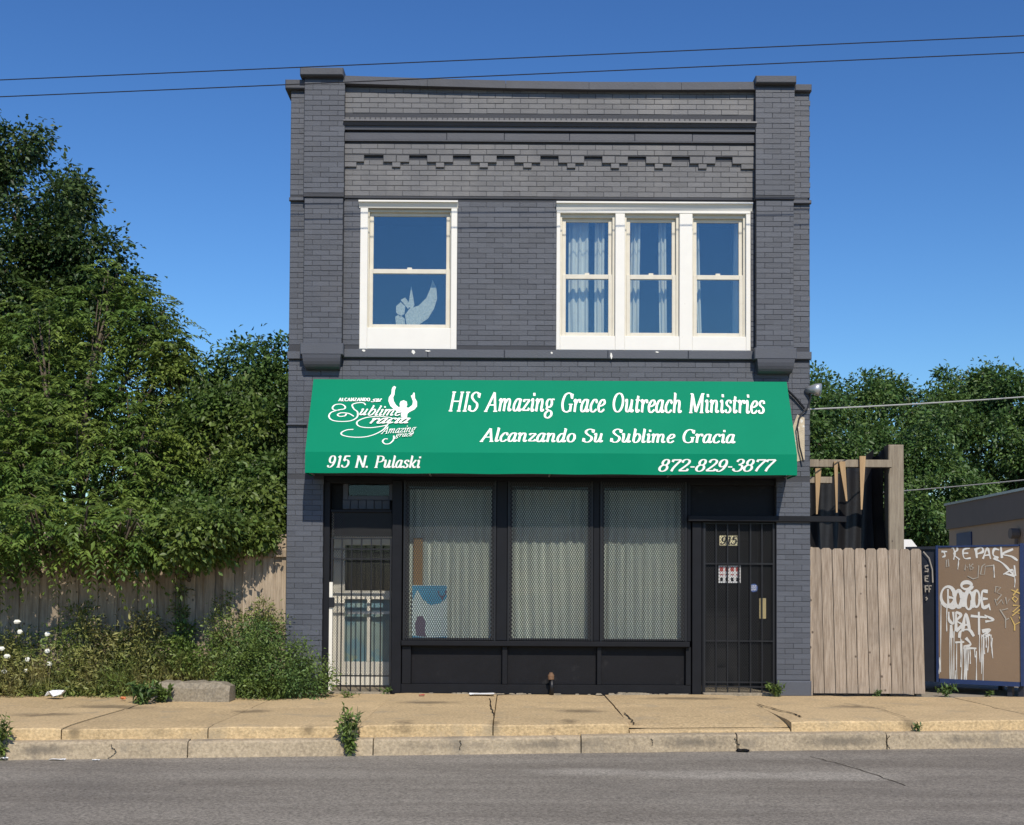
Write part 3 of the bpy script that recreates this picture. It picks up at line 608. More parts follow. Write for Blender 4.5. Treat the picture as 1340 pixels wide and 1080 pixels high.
# crumbling mortar at the foot of the shopfront
mb = MB()
for k in range(110):
    px = random.choice([random.uniform(530, 900), random.uniform(795, 900), random.uniform(590, 660)]); x = fx(px, 905, -.05); s_ = random.uniform(.008, .026) * (1.6 if 800 < px < 850 else 1)
    mb.hexa([(x+dx*s_*1.6+jit(s_*.3), -0.02-dy*s_*1.2+jit(s_*.2), dz*s_*.8+jit(s_*.1)) for dx, dy, dz in ((-1,1,0),(1,1,0),(1,-.3,0),(-1,-.3,0),(-.7,.7,1),(.7,.7,1),(.7,-.3,1),(-.7,-.3,1))])
mb.build('mortar_rubble', OLDCON, bld, kind='stuff')
# security light and its cable at the right corner
sl_ = empty_part('wall_light', (XR, -0.05, fz(510, 1050)), 'grey security light on the right corner of the building')
mb = MB(); P = Vector((XR + .02, -0.06, fz(511, 1050))); mb.tube([P + Vector((-.06, .05, 0)), P + Vector((-.01, 0, 0)), P + Vector((.03, -.02, .0)), P + Vector((.09, -.05, -.01))], [.05, .055, .075, .085], 14)
mb.build('lamp_head', GALV, sl_, smooth=True)
MB().tube([P + Vector((-.05, 0, 0)), P + Vector((-.02, 0, -.1)), P + Vector((-.06, 0, -.24)), P + Vector((-.16, 0, -.33)), P + Vector((-.2, 0, -.5)), P + Vector((-.17, 0, -.75)), P + Vector((-.12, 0, -.95))], 0.011).build('wall_cable', CABLE, sl_)
MB().tube([at(1030, 510, -.04), at(1042, 522, -.04), at(1053, 535, -.04)], 0.014).build('bracket', BLACK, sl_)

# ================================================================== GLYPHS: broad-nib strokes
def cat(pts, n=6):
    if len(pts) < 3: return [Vector(p) for p in pts]
    P = [Vector(p) for p in pts]; P = [2*P[0]-P[1]] + P + [2*P[-1]-P[-2]]; out = []
    for i in range(1, len(P) - 2):
        for k in range(n):
            t = k / n; a, b, c, d = P[i-1:i+3]
            out.append(0.5*((2*b) + (c-a)*t + (2*a-5*b+4*c-d)*t*t + (3*b-a-3*c+d)*t*t*t))
    out.append(P[-2]); return out
def sf(x, y, w=.2): return ('l', [(x-w, y), (x+w, y)])
H_ = 1.5
def O_(cx, cy, rx, ry): return ('c', [(cx+rx*math.cos(a), cy+ry*math.sin(a)) for a in [math.pi/2 + k*math.pi/6 for k in range(13)]])
GL = {
 'H': (1.55, [('l',[(.3,0),(.3,1.5)]),('l',[(1.2,0),(1.2,1.5)]),('l',[(.3,.77),(1.2,.77)]),sf(.3,0),sf(.3,1.5),sf(1.2,0),sf(1.2,1.5)]),
 'I': (.65, [('l',[(.3,0),(.3,1.5)]),sf(.3,0,.22),sf(.3,1.5,.22)]),
 'S': (1.1, [('c',[(.92,1.15),(.85,1.38),(.55,1.5),(.25,1.35),(.2,1.1),(.5,.82),(.85,.6),(.92,.32),(.72,.05),(.42,0),(.2,.12),(.12,.4)]),('l',[(.95,1.08),(.97,1.45)]),('l',[(.1,.05),(.1,.45)])]),
 'A': (1.45, [('l',[(.15,0),(.78,1.5)]),('l',[(.78,1.5),(1.2,0)]),('l',[(.4,.5),(1.05,.5)]),sf(.15,0,.18),sf(1.2,0,.22)]),
 'G': (1.4, [('c',[(1.12,1.15),(1.0,1.4),(.7,1.5),(.35,1.3),(.18,.75),(.32,.2),(.68,0),(1.0,.08),(1.14,.25)]),('l',[(1.12,.05),(1.12,.6)]),sf(1.1,.6,.22),('l',[(1.15,1.05),(1.15,1.45)])]),
 'O': (1.4, [O_(.68,.75,.5,.75)]),
 'M': (1.75, [('l',[(.25,0),(.3,1.5)]),('l',[(.3,1.5),(.8,.05)]),('l',[(.8,.05),(1.4,1.5)]),('l',[(1.42,1.5),(1.42,0)]),sf(.25,0,.18),sf(1.42,0,.2),sf(.22,1.5,.14),sf(1.48,1.5,.14)]),
 'P': (1.2, [('l',[(.3,0),(.3,1.5)]),('c',[(.3,1.5),(.75,1.48),(1.02,1.3),(1.0,.95),(.75,.75),(.3,.72)]),sf(.3,0,.22),sf(.2,1.5,.12)]),
 'N': (1.5, [('l',[(.28,0),(.28,1.5)]),('l',[(.28,1.5),(1.2,0)]),('l',[(1.2,0),(1.2,1.5)]),sf(.28,0,.18),sf(.2,1.5,.14),sf(1.2,1.5,.18)]),
 'a': (1.02, [('c',[(.72,.8),(.55,.98),(.3,.88),(.12,.5),(.16,.12),(.36,.02),(.58,.2),(.72,.55)]),('c',[(.76,1.0),(.7,.5),(.7,.12),(.82,.03),(1.0,.18)])]),
 'b': (1.0, [('l',[(.22,1.55),(.22,.1)]),('c',[(.22,.6),(.42,.95),(.68,.95),(.85,.6),(.72,.15),(.45,0),(.22,.12)]),sf(.16,1.55,.1)]),
 'c': (.86, [('c',[(.74,.75),(.62,.97),(.36,.92),(.13,.5),(.22,.1),(.48,.01),(.78,.22)]),('l',[(.66,.72),(.74,.86)])]),
 'd': (1.05, [('c',[(.72,.8),(.52,.98),(.28,.86),(.12,.45),(.2,.08),(.4,.02),(.6,.22),(.72,.55)]),('c',[(.76,1.55),(.72,.6),(.72,.12),(.84,.03),(1.0,.18)]),sf(.68,1.55,.1)]),
 'e': (.86, [('c',[(.15,.45),(.5,.52),(.74,.72),(.62,.96),(.36,.9),(.13,.5),(.22,.1),(.48,.01),(.78,.22)])]),
 'g': (.98, [O_(.42,.66,.28,.32),('c',[(.3,.36),(.22,.2),(.45,.1),(.75,-.02),(.8,-.28),(.5,-.5),(.18,-.4),(.15,-.15),(.4,.06)]),('c',[(.62,.88),(.78,.98),(.95,.95)])]),
 'h': (1.08, [('l',[(.2,1.55),(.2,0)]),('c',[(.2,.6),(.42,.93),(.66,.95),(.74,.7),(.72,.2),(.82,.03),(1.02,.16)]),sf(.14,1.55,.1)]),
 'i': (.55, [('c',[(.05,.82),(.2,.98),(.24,.6),(.22,.15),(.32,.02),(.5,.16)]),('d',(.27,1.36))]),
 'k': (1.0, [('l',[(.2,1.55),(.2,0)]),('c',[(.2,.45),(.5,.6),(.78,.98)]),('c',[(.38,.55),(.6,.2),(.75,.03),(.95,.14)]),sf(.14,1.55,.1),sf(.78,.98,.1)]),
 'l': (.52, [('c',[(.2,1.55),(.2,.6),(.2,.12),(.3,.02),(.48,.16)]),sf(.13,1.55,.1)]),
 'm': (1.6, [('c',[(.02,.8),(.16,.98),(.2,.7)]),('l',[(.2,.95),(.2,0)]),('c',[(.2,.6),(.4,.93),(.6,.95),(.68,.7)]),('l',[(.68,.75),(.68,0)]),('c',[(.68,.6),(.9,.93),(1.1,.95),(1.2,.7),(1.17,.2),(1.28,.03),(1.48,.16)])]),
 'n': (1.1, [('c',[(.02,.8),(.16,.98),(.2,.7)]),('l',[(.2,.95),(.2,0)]),('c',[(.2,.6),(.42,.93),(.66,.95),(.74,.7),(.72,.2),(.82,.03),(1.02,.16)])]),
 'o': (.98, [O_(.47,.49,.35,.48)]),
 'r': (.8, [('c',[(.02,.8),(.16,.98),(.22,.7)]),('l',[(.22,.95),(.22,0)]),('c',[(.22,.6),(.4,.9),(.6,.98),(.74,.9)]),('d',(.68,.85))]),
 's': (.8, [('c',[(.66,.75),(.58,.95),(.36,.98),(.18,.8),(.28,.6),(.55,.42),(.62,.2),(.45,.02),(.2,.05),(.1,.25)])]),
 't': (.66, [('c',[(.32,1.3),(.25,.6),(.26,.12),(.38,.02),(.58,.2)]),('l',[(.05,.96),(.58,.96)])]),
 'u': (1.1, [('c',[(.05,.82),(.18,.98),(.22,.6),(.22,.15),(.4,.02),(.6,.2),(.74,.6)]),('c',[(.76,1.0),(.74,.5),(.74,.12),(.85,.03),(1.02,.18)])]),
 'z': (.88, [('l',[(.12,.92),(.74,.92)]),('l',[(.74,.92),(.1,.08)]),('l',[(.1,.08),(.72,.08)]),('l',[(.12,.92),(.14,.74)]),('l',[(.72,.08),(.8,.26)])]),
 '.': (.4, [('d',(.15,.08))]), '-': (.62, [('L',[(.06,.55),(.5,.55)])]), ' ': (.72, []),
 '1': (.8, [('l',[(.42,0),(.42,1.5)]),('l',[(.42,1.5),(.18,1.28)]),sf(.42,0,.24)]),
 '2': (1.1, [('c',[(.16,1.1),(.22,1.38),(.5,1.5),(.82,1.35),(.85,1.05),(.6,.65),(.12,.08)]),('L',[(.1,.07),(.92,.07)]),('l',[(.92,.05),(.98,.32)])]),
 '3': (1.05, [('c',[(.18,1.2),(.3,1.45),(.58,1.5),(.82,1.3),(.78,1.0),(.45,.82)]),('c',[(.45,.82),(.8,.72),(.92,.42),(.75,.08),(.42,0),(.12,.15),(.1,.35)])]),
 '5': (1.05, [('L',[(.3,1.46),(.92,1.46)]),('l',[(.3,1.48),(.2,.85)]),('c',[(.2,.82),(.5,.98),(.8,.8),(.86,.42),(.68,.08),(.38,0),(.12,.12),(.08,.3)])]),
 '7': (1.0, [('L',[(.15,1.44),(.95,1.44)]),('c',[(.95,1.44),(.65,.9),(.42,.4),(.35,0)]),('l',[(.14,1.46),(.12,1.18)])]),
 '8': (1.1, [O_(.52,1.13,.3,.36),O_(.5,.4,.38,.4)]),
 '9': (1.08, [O_(.5,1.02,.34,.46),('c',[(.85,1.1),(.84,.7),(.68,.25),(.4,0),(.14,.06),(.1,.25)])]),
}
def text_strokes(s, thick, thin, slant=0.22, space=0.0):
    out = []; x = 0.0
    for ch in s:
        adv, st = GL[ch]
        for k, p in st:
            if k == 'd':
                c = p; out.append(([Vector((c[0]+x+slant*c[1]-.001, c[1]-.12)), Vector((c[0]+x+slant*c[1]+.001, c[1]+.12))], 'dot', thick)); continue
            pts = cat(p) if k == 'c' else [Vector(q) for q in p]
            out.append(([Vector((q.x + x + slant*q.y, q.y)) for q in pts], 'bar' if k == 'L' else 'nib', thick))
        x += adv + space
    return out, x
def ribbon(mb, pts, wfun, mapf, off):
    n = len(pts); L = []; Rr = []
    for i, p in enumerate(pts):
        d = (pts[min(i+1, n-1)] - pts[max(i-1, 0)]); d = d.normalized() if d.length > 1e-9 else Vector((0, 1)); w = wfun(d, i / max(1, n-1)) / 2
        s_ = Vector((-d.y, d.x)) * w; L.append(p + s_); Rr.append(p - s_)
    b = len(mb.v)
    for a, c in zip(L, Rr): mb.v.append(tuple(mapf(a.x, a.y, off))); mb.v.append(tuple(mapf(c.x, c.y, off)))
    for i in range(n - 1): mb.f.append((b+2*i, b+2*i+1, b+2*i+3, b+2*i+2))
def write(mb, s, mapf, thick=.25, thin=.085, slant=.22, k0=0, space=0.0):
    st, w = text_strokes(s, thick, thin, slant, space)
    for i, (pts, kind, th) in enumerate(st):
        if kind == 'dot': f = lambda d, u: th * 1.0
        elif kind == 'bar': f = lambda d, u: th * .62
        else: f = lambda d, u: thin + (th - thin) * min(1, abs(d.y) * 1.05) ** 1.5
        if kind == 'nib' and len(pts) == 2 and abs(pts[0].y - pts[1].y) < .01: f = lambda d, u: thin * 1.05
        ribbon(mb, pts, f, mapf, (k0 + i) * 0.00006)
    return w

# ================================================================== AWNING
AP = 0.60
ax0, ax1 = fx(410.5, 497), fx(1029, 497)
zt = fz(498, 700, -0.02); zb = fz(593, 700, -AP); zv = fz(620.5, 700, -AP)
aw = thing('awning', 'long green vinyl shop awning with white lettering above the shopfront', 'awning', ((ax0+ax1)/2, -0.02, zv))
SLL = math.hypot(AP - 0.02, zt - zb); ndir = Vector((0, -(zt - zb), -(AP - .02) * -1)).normalized()
def wav(x, v): return 0.004 * math.sin(x * 5.1 + v * 2) * math.sin(v * 3.1) + 0.003 * math.sin(x * 13 + v * 5) * v * (1 - v) * 2
def slope(x, v, off=0.0):       # v 0 at the top, 1 at the crease
    p = Vector((x, -0.02 - (AP - .02) * v, zt + (zb - zt) * v)); return p + ndir * (wav(x, v) + off)
def grid(f, nu, nv):
    mb = MB(); mb.v = [tuple(f(i / nu, j / nv)) for j in range(nv+1) for i in range(nu+1)]
    mb.f = [(j*(nu+1)+i, (j+1)*(nu+1)+i, (j+1)*(nu+1)+i+1, j*(nu+1)+i+1) for j in range(nv) for i in range(nu)]; return mb
def valf(x, v): return Vector((x, -AP - 0.004 * math.sin(x * 4.3) * v - .003 * math.sin(x*11+1) * v, zb + (zv - zb) * v + .003 * math.sin(x * 6) * v))
grid(lambda u, v: slope(ax0 + (ax1-ax0)*u, v), 90, 14).build('canopy', GREEN, aw, smooth=True)
grid(lambda u, v: valf(ax0 + (ax1-ax0)*u, v), 90, 4).build('valance', GREEN, aw, smooth=True)
for x in (ax0, ax1): MB().add([(x, -0.02, zt), (x, -AP, zb), (x, -AP, zv), (x, -0.02, zv)], [(0,1,2,3)]).build('end_panel', GREEN, aw)
for x in (ax0 + .02, ax0 + 1.55, ax0 + 3.1, ax0 + 4.65, ax1 - .02):
    MB().tube([(x, -0.005, zv + .03), (x, -AP + .03, zv + .03), (x, -AP + .03, zb - .05), (x, -0.05, zt - .10)], 0.0125, 6).build('frame_tube', GALV, aw)
MB().tube([(ax0 + .03, -AP + .03, zv + .03), (ax1 - .03, -AP + .03, zv + .03)], 0.0125, 6).build('frame_tube', GALV, aw)
def plane_uv(px, py):            # photo pixel -> x and slope coordinate v on the sloping canopy
    o, d = CAM, ray(px, py); nn = ndir; p0 = Vector((0, -.02, zt)); t = (p0 - o).dot(nn) / d.dot(nn); q = o + d * t
    return q.x, (q.z - zt) / (zb - zt)
def val_xz(px, py): q = at(px, py, -AP); return q.x, q.z
def line_on_slope(s, px0, px1, base0, base1, captop, name, **k):
    _, w = text_strokes(s, 1, 1); w += .25
    xa, va = plane_uv(px0, base0); xb, vb = plane_uv(px1, base1); _, vt = plane_uv(px0, captop); hs = (va - vt) / 1.5; sx = (xb - xa) / w
    mb = MB(); write(mb, s, lambda x, y, o: slope(xa + x*sx, va + (vb-va)*(x/w) - y*hs, 0.004 + o), **k); return mb.build(name, LETTER, aw)
def line_on_val(s, px0, px1, base0, base1, captop, name, **k):
    _, w = text_strokes(s, 1, 1); w += .25
    xa, za = val_xz(px0, base0); xb, zb_ = val_xz(px1, base1); _, zt_ = val_xz(px0, captop); hs = (zt_ - za) / 1.5; sx = (xb - xa) / w
    mb = MB(); write(mb, s, lambda x, y, o: (xa + x*sx, valf(xa + x*sx, .5).y - .006 - o, za + (zb_-za)*(x/w) + y*hs), **k); return mb.build(name, LETTER, aw)
line_on_slope('HIS Amazing Grace Outreach Ministries', 586, 1004, 538, 541.5, 513.5, 'lettering', thick=.25, thin=.09)
line_on_slope('Alcanzando Su Sublime Gracia', 628, 965, 578, 580.5, 561, 'lettering', thick=.25, thin=.09)
line_on_val('915 N. Pulaski', 428, 552, 611.5, 612.5, 596.5, 'lettering', thick=.27, thin=.10)
line_on_val('872-829-3877', 860, 1013, 617, 617, 601.5, 'lettering', thick=.25, thin=.11, slant=.32)
# logo: drawn from points read off the photo (crop of 1340 px over 180 px, origin 400,490)
def lp(x, y): return (400 + x / 7.444, 490 + y / 7.444)
def on_slope_px(x, y, off=0.006):
    u, v = plane_uv(*lp(x, y)); return slope(u, v, off)
logo_k = 0
def lstroke(mb, pts, w0, w1=None, flat=False):
    global logo_k
    pts = cat(pts, 7); w1 = w1 or w0 * 2.2
    logo_k += 1
    ribbon(mb, pts, (lambda d, u: w0) if flat else (lambda d, u: w0 + (w1 - w0) * abs(d.y) ** 2), lambda x, y, o: on_slope_px(x, y, .005 + o), logo_k * .00006)
mb = MB()
fig = [(845,130),(862,115),(880,125),(868,160),(865,200),(853,225),(858,262),(880,300),(905,322),(920,318),(915,290),(925,265),(955,255),(985,268),(990,300),(980,325),(1005,328),(1040,300),(1045,265),(1030,225),(1024,210),(1040,205),(1050,180),(1062,182),(1065,235),(1085,270),(1085,315),(1060,345),(1010,370),(992,385),(985,440),(930,440),(928,380),(870,350),(825,310),(806,260),(810,225),(835,190),(838,150)]
mb.v = [tuple(on_slope_px(x, y, .0045)) for x, y in fig]; mb.f = [tuple(range(len(fig)))]
mb.build('raised_arms_figure', LETTER, aw)
mb = MB()
for pts in ([(585,300),(560,280),(500,282),(455,300),(470,340),(505,370),(500,420),(440,455),(340,462),(260,450),(228,415),(250,375),(320,350),(375,340),(385,318),(350,295),(290,300),(262,330),(280,352),(330,352)],
            [(470,412),(420,385),(350,378),(312,395),(330,412),(380,408),(398,388)],
            [(840,425),(720,410),(600,420),(520,450),(498,480),(530,510),(620,520),(720,510),(800,495)],
            [(465,538),(400,545),(350,570),(360,595),(440,612),(560,612),(660,590),(750,545),(800,490),(850,430)],
            [(860,600),(855,640),(820,675),(775,680),(750,655),(770,632),(800,632)]):
    lstroke(mb, pts, 7, 15)
mb.build('logo_flourish', LETTER, aw)
def logo_word(s, x0, y0, x1, y1, h, thick, thin, slant=.55, sp=0.0):
    global logo_k
    _, w = text_strokes(s, 1, 1, space=sp); w += .1; sx = (x1 - x0) / w; hs = h / 1.5; logo_k += 40; mb = MB()
    write(mb, s, lambda x, y, o: on_slope_px(x0 + x*sx, y0 + (y1-y0)*(x/w) - y*hs, .0075 + o), thick, thin, slant, logo_k, sp); mb.build('logo_word', LETTER, aw)
GL['L'] = (1.1, [('l',[(.3,0),(.3,1.5)]),('l',[(.3,0),(1.0,0)])]); GL['C'] = (1.25, [('c',[(1.1,1.2),(.7,1.5),(.3,1.2),(.2,.7),(.4,.15),(.75,0),(1.1,.25)])])
GL['Z'] = (1.2, [('l',[(.2,1.45),(1.0,1.45)]),('l',[(1.0,1.45),(.15,.05)]),('l',[(.15,.05),(1.05,.05)])]); GL['D'] = (1.35, [('l',[(.25,0),(.25,1.5)]),('c',[(.25,1.5),(.8,1.4),(1.1,.75),(.8,.1),(.25,0)])])
logo_word('ALCANZANDO', 320, 266, 630, 266, 30, .42, .2, .1)
logo_word('su', 632, 275, 735, 268, 42, .3, .14)
logo_word('ublime', 510, 402, 925, 410, 92, .22, .10)
logo_word('racia', 610, 484, 1000, 484, 76, .26, .11)
logo_word('Amazing', 735, 588, 1065, 570, 66, .16, .08)
logo_word('grace', 870, 622, 1040, 612, 44, .17, .09)

# ================================================================== THINGS IN THE WINDOWS
def curtain(name, label, x0, x1, z0, z1, y, folds, amp, group, lean=0.0, tuck=None):
    nu, nv = folds * 10, 12; mb = MB()
    for j in range(nv + 1):
        for i in range(nu + 1):
            u, v = i / nu, j / nv; s_ = 1 - (tuck * math.sin(min(1, v * 1.25) * math.pi) if tuck else 0)
            x = x0 + (x1 - x0) * ((u - .5) * s_ + .5) + lean * v
            mb.v.append((x, y + amp * math.sin(u * folds * 2 * math.pi + .6 * math.sin(v * 3)) + .3 * amp * math.sin(u * 31 + v * 2), z1 + (z0 - z1) * v))
    mb.f = [(j*(nu+1)+i, (j+1)*(nu+1)+i, (j+1)*(nu+1)+i+1, j*(nu+1)+i+1) for j in range(nv) for i in range(nu)]
    return tag(mb.build(name, CURT, None, smooth=True), label, 'curtain', group)
for (a, b_, l) in ((536, 646, 'pale gathered curtain behind the left shop window, beside the poster'), (667, 773, 'pale gathered curtain filling the middle shop window'), (789, 896, 'pale gathered curtain in the right shop window, nearest the barred black door')):
    curtain('shop_curtain', l, fx(a, 760, .3), fx(b_, 760, .3), zsill1 + .0, Z(640), 0.245, 9, 0.016, 'shop curtains')
for (a, b_, l, n, ln) in ((744, 770, 'wide white drape in the left pane of the triple window', 3, 0), (778, 791, 'narrow white drape beside the first mullion of the triple window', 2, 0), (826, 838, 'white drape at the left side of the middle triple window pane', 2, -.02), (861, 871, 'white drape at the right side of the middle triple window pane', 2, .02),
                        (909, 914, 'thin strip of white drape left of the right triple window pane', 1, .04), (960, 970, 'faint drape along the right edge of the right triple window pane', 1, -.02)):
    curtain('drape', l, fx(a, 360, .3), fx(b_, 360, .3), fz(440, 855, .3), fz(284, 855, .3), 0.27, n, 0.025, 'drapes in the triple window', ln)
orn = thing('window_ornament', 'glittery white bird shaped ornament on the sill of the single upper window', 'ornament', (fx(545, 424, .2), 0.2, fz(425, 545, .2)))
SILV = mat('glitter_white', (0.5, 0.47, 0.38), 0.5, var=0.55, scale=45, fine=.4, fscale=90, bmp=0.4, bscale=120)
oy = 0.19
def petal(name, pts, dy):
    poly = [(fx(p, q, oy), fz(q, p, oy)) for p, q in pts]; MB().prism(poly, oy + dy, oy + dy + .02).build(name, SILV, orn)
petal('wing', [(532,425),(530,412),(536,404),(548,400),(558,390),(563,378),(566,366),(571,377),(572,391),(568,404),(560,417),(548,425)], 0)
petal('petal', [(518,425),(517,414),(522,411),(529,416),(530,425)], .03); petal('petal', [(518,408),(518,400),(524,395),(530,400),(529,410),(523,414)], .03)
petal('petal', [(524,392),(530,389),(536,397),(534,404)], .02); petal('feather', [(534,400),(538,374),(542,398),(539,405)], .025)
# poster in the left shop window
po = thing('poster', 'blue and white poster standing in the lower corner of the left shop window', 'poster', (fx(561, 838, .2), 0.2, zsill1))
pq = lambda x, y: (fx(x, y, .19), fz(y, x, .19))
def flat(name, pts, m, dy): MB().prism([pq(*p) for p in pts], 0.19 + dy, 0.193 + dy).build(name, m, po)
PBLUE = mat('poster_blue', (0.08, 0.34, 0.55), 0.5, var=0.15, scale=8, bmp=0); PPUR = mat('poster_purple', (0.16, 0.1, 0.16), 0.5, var=.2, bmp=0)
flat('sheet', [(539,839),(585,839),(585,766),(539,766)], PAPER, .002)
flat('sky_print', [(539.5,766.5),(584.5,766.5),(584.5,783),(575,790),(563,792),(553,784),(546,772),(540,786)], PBLUE, -.003); flat('water_print', [(539.5,838.5),(584.5,838.5),(584.5,833),(560,835),(539.5,832)], PBLUE, -.003)
flat('figure_print', [(545,832),(543,818),(546,807),(553,806),(557,815),(556,826),(558,833)], PPUR, -.006)
mb = MB()
for pts in ([(573,773),(575,779),(579,781),(583,778),(584,773)], [(579,781),(579,786)]):
    ribbon(mb, cat([Vector(p) for p in pts]) if len(pts) > 2 else [Vector(p) for p in pts], lambda d, u: 1.8, lambda x, y, o: (pq(x, y)[0], .183 - o, pq(x, y)[1]), 0.0)
mb.build('emblem_print', PPUR, po)
tag(MB().bbox(fx(541, 720, .2), fx(553, 720, .2), .205, .222, zsill1, fz(704, 547, .2), .003).build('wooden_board', mat('orange_wood', (0.42, 0.2, 0.07), 0.6, var=.2, scale=6, stretch=(8, 8, 1))), 'orange brown board standing behind the blue poster in the left shop window', 'board')
# notices on the right gate
def plate(name, label, cat_, p0, p1, q0, q1, m, y=0.085):
    c = thing(name, label, cat_, (X((p0+p1)/2), y, Z(q1, 960)))
    part('plate', m, c, X(p0), X(p1), Z(q1, 960), Z(q0, 960), y, y + .004, .001); return c
YEL = mat('number_plate_yellow', (0.75, 0.68, 0.42), 0.5, var=.08, bmp=0)
npl = plate('number_plate', 'yellow house number plate 915 behind the right gate', 'number plate', 942, 966, 701, 714, YEL)
mb = MB(); xa, za = X(943), Z(712.5, 960); write(mb, '915', lambda x, y, o: (xa + x*.073, .0835 - o, za + y*.068), .3, .16); mb.build('numerals', BLACK, npl)
nt_ = plate('notice', 'red and white notice sheet behind the right gate', 'notice', 941, 970, 740, 763, PAPER)
REDM = mat('notice_red', (0.4, 0.06, 0.05), 0.5, bmp=0)
for k in range(4):
    for j, m_ in ((0, REDM), (1, REDM)): part('print_block', m_, nt_, X(942.5 + 7*k), X(947 + 7*k), Z(750 + j*3 if j else 748, 960), Z(742 if not j else 751.5, 960), .081, .0845, .0005)
    part('print_block', BLACK, nt_, X(943 + 7*k), X(946.5 + 7*k), Z(761, 960), Z(756, 960), .081, .0845, .0005)
st = thing('sticker', 'round blue and white sticker behind the right gate', 'sticker', (X(987), .085, Z(775, 960)))
BLUEM = mat('sticker_blue', (0.06, 0.13, 0.4), 0.5, bmp=0)
c = (X(987), Z(769.5, 985)); MB().prism([(c[0]+.055*math.cos(a*math.pi/9), c[1]+.055*math.sin(a*math.pi/9)) for a in range(18)], .085, .088).build('disc', BLUEM, st)
for dz in (-.025, 0, .025): MB().box(c[0]-.035, c[0]+.035, .082, .0845, c[1]+dz-.006, c[1]+dz+.006).build('print_line', PAPER, st)
# ================================================================== FENCES
def board_poly(x0, x1, z0, z1, ear=0.025, lean=0.0):
    return [(x0, z0), (x1, z0), (x1 + lean, z1 - ear), (x1 - ear + lean, z1), (x0 + ear + lean, z1), (x0 + lean, z1 - ear)]
fence = thing('picket_fence', 'weathered grey brown picket fence overgrown by trees left of the building', 'fence', (XL - 2, 0.2, 0))
x = XL + 0.06
k = 0
while x > -9.6:
    w = 0.142 + jit(.006); y = 0.16 + (0.026 if k % 2 else 0) + jit(.002)
    MB().prism(board_poly(x - w, x, 0.0, 2.08 + jit(.02) - max(0, (-x - 6) * .03), .028, jit(.012)), y, y + 0.02).build('board', FENCEW, fence); x -= 0.129; k += 1
for z, y in ((1.78, 0.115), (0.5, 0.222)): MB().box(-9.6, XL - 0.02, y, y + 0.038, z, z + 0.085).build('rail', FENCEW, fence)
gt = thing('wooden_gate', 'grey brown plank gate of ten dog eared boards right of the building', 'gate', (fx(1136, 900), 0.08, 0))
p0, p1 = at(1064, 812, .08).x, at(1210.5, 812, .08).x
bw = (p1 - p0) / 10
for k in range(10):
    a = p0 + k * bw; MB().prism(board_poly(a + .003, a + bw - .006, 0.03 + .0 * k, fz(717.5 + k * .1, 1136, .08) + jit(.006), .026, -0.045), 0.07 + jit(.003), 0.092).build('board', GATEW, gt)
for z in (0.35, 1.55): MB().box(p0 + .03, p1 - .04, 0.095, 0.133, z, z + .09).build('rail', GATEW, gt)
MB().box(p0 - .05, p0 - .012, 0.06, 0.1, 0.0, fz(716, 1060, .08)).build('hinge_post', GATEW, gt)
MB().box(p1 - .1, p1 - .03, 0.14, 0.23, -0.01, 1.75).build('latch_post', GATEW, gt)
# ---- lean-to behind the gate
sh = thing('lean_to', 'open wooden lean-to with tall post and black sheeting behind the plank gate', 'shed', (fx(1120, 700, 1.5), 1.5, -0.01))
xa, xb = at(1163, 650, 1.4).x, at(1183, 650, 1.4).x
MB().bbox(xa, xb, 1.4, 1.62, -0.012, fz(582, 1173, 1.4), .012).build('post', POSTW, sh)
xw = at(1050, 620, 1.4).x
MB().bbox(xw - .15, xa + .02, 1.3, 1.396, fz(611.5, 1100, 1.3), fz(601.5, 1100, 1.3), .006).build('beam', POSTW, sh)
MB().bbox(xw - .15, at(1089, 628, 1.2).x, 1.2, 1.29, fz(632.5, 1070, 1.2), fz(624, 1070, 1.2), .006).build('beam', POSTW, sh)
STK = wood_mat('fresh_stake_wood', (0.42, 0.29, 0.16), (0.33, 0.22, 0.12), .1)
for (c0, t, c1, b_, w) in ((1071, 613, 1069, 673, 8), (1094, 604, 1095, 671, 5), (1102, 604, 1108, 656, 8), (1129, 597, 1127.5, 667, 8)):
    yk = 1.17 if c0 == 1071 else 1.25
    q = [at(c0 - w/2, t, yk), at(c0 + w/2, t, yk), at(c1 + 1, b_, yk), at(c1 - 1, b_, yk)]
    MB().prism([(v.x, v.z) for v in q], yk, yk + .04).build('stake', STK, sh)
SHEET = mat('black_plastic_sheet', (0.012, 0.012, 0.014), 0.45, var=.4, scale=3, bmp=.4, bscale=6)
def sheetf(u, v):
    xx = xw - .3 + (xa - .02 - xw + .3) * u; zt_ = fz(640, 1070, 2.1) + (fz(588, 1160, 2.1) - fz(640, 1070, 2.1)) * (u ** 2.2)
    return (xx, 2.1 + .04 * math.sin(xx * 9) + .03 * math.sin(xx * 23 + v * 3), zt_ * (1 - v) - .01)
grid(sheetf, 40, 10).build('black_sheet', SHEET, sh, smooth=True)
grid(lambda u, v: (xa - .03 - .02 * math.sin(v * 9 + u * 7), 1.5 + .6 * u, (fz(588, 1160, 1.6) - .06 * u) * (1 - v) - .01), 12, 10).build('black_sheet', SHEET, sh, smooth=True)
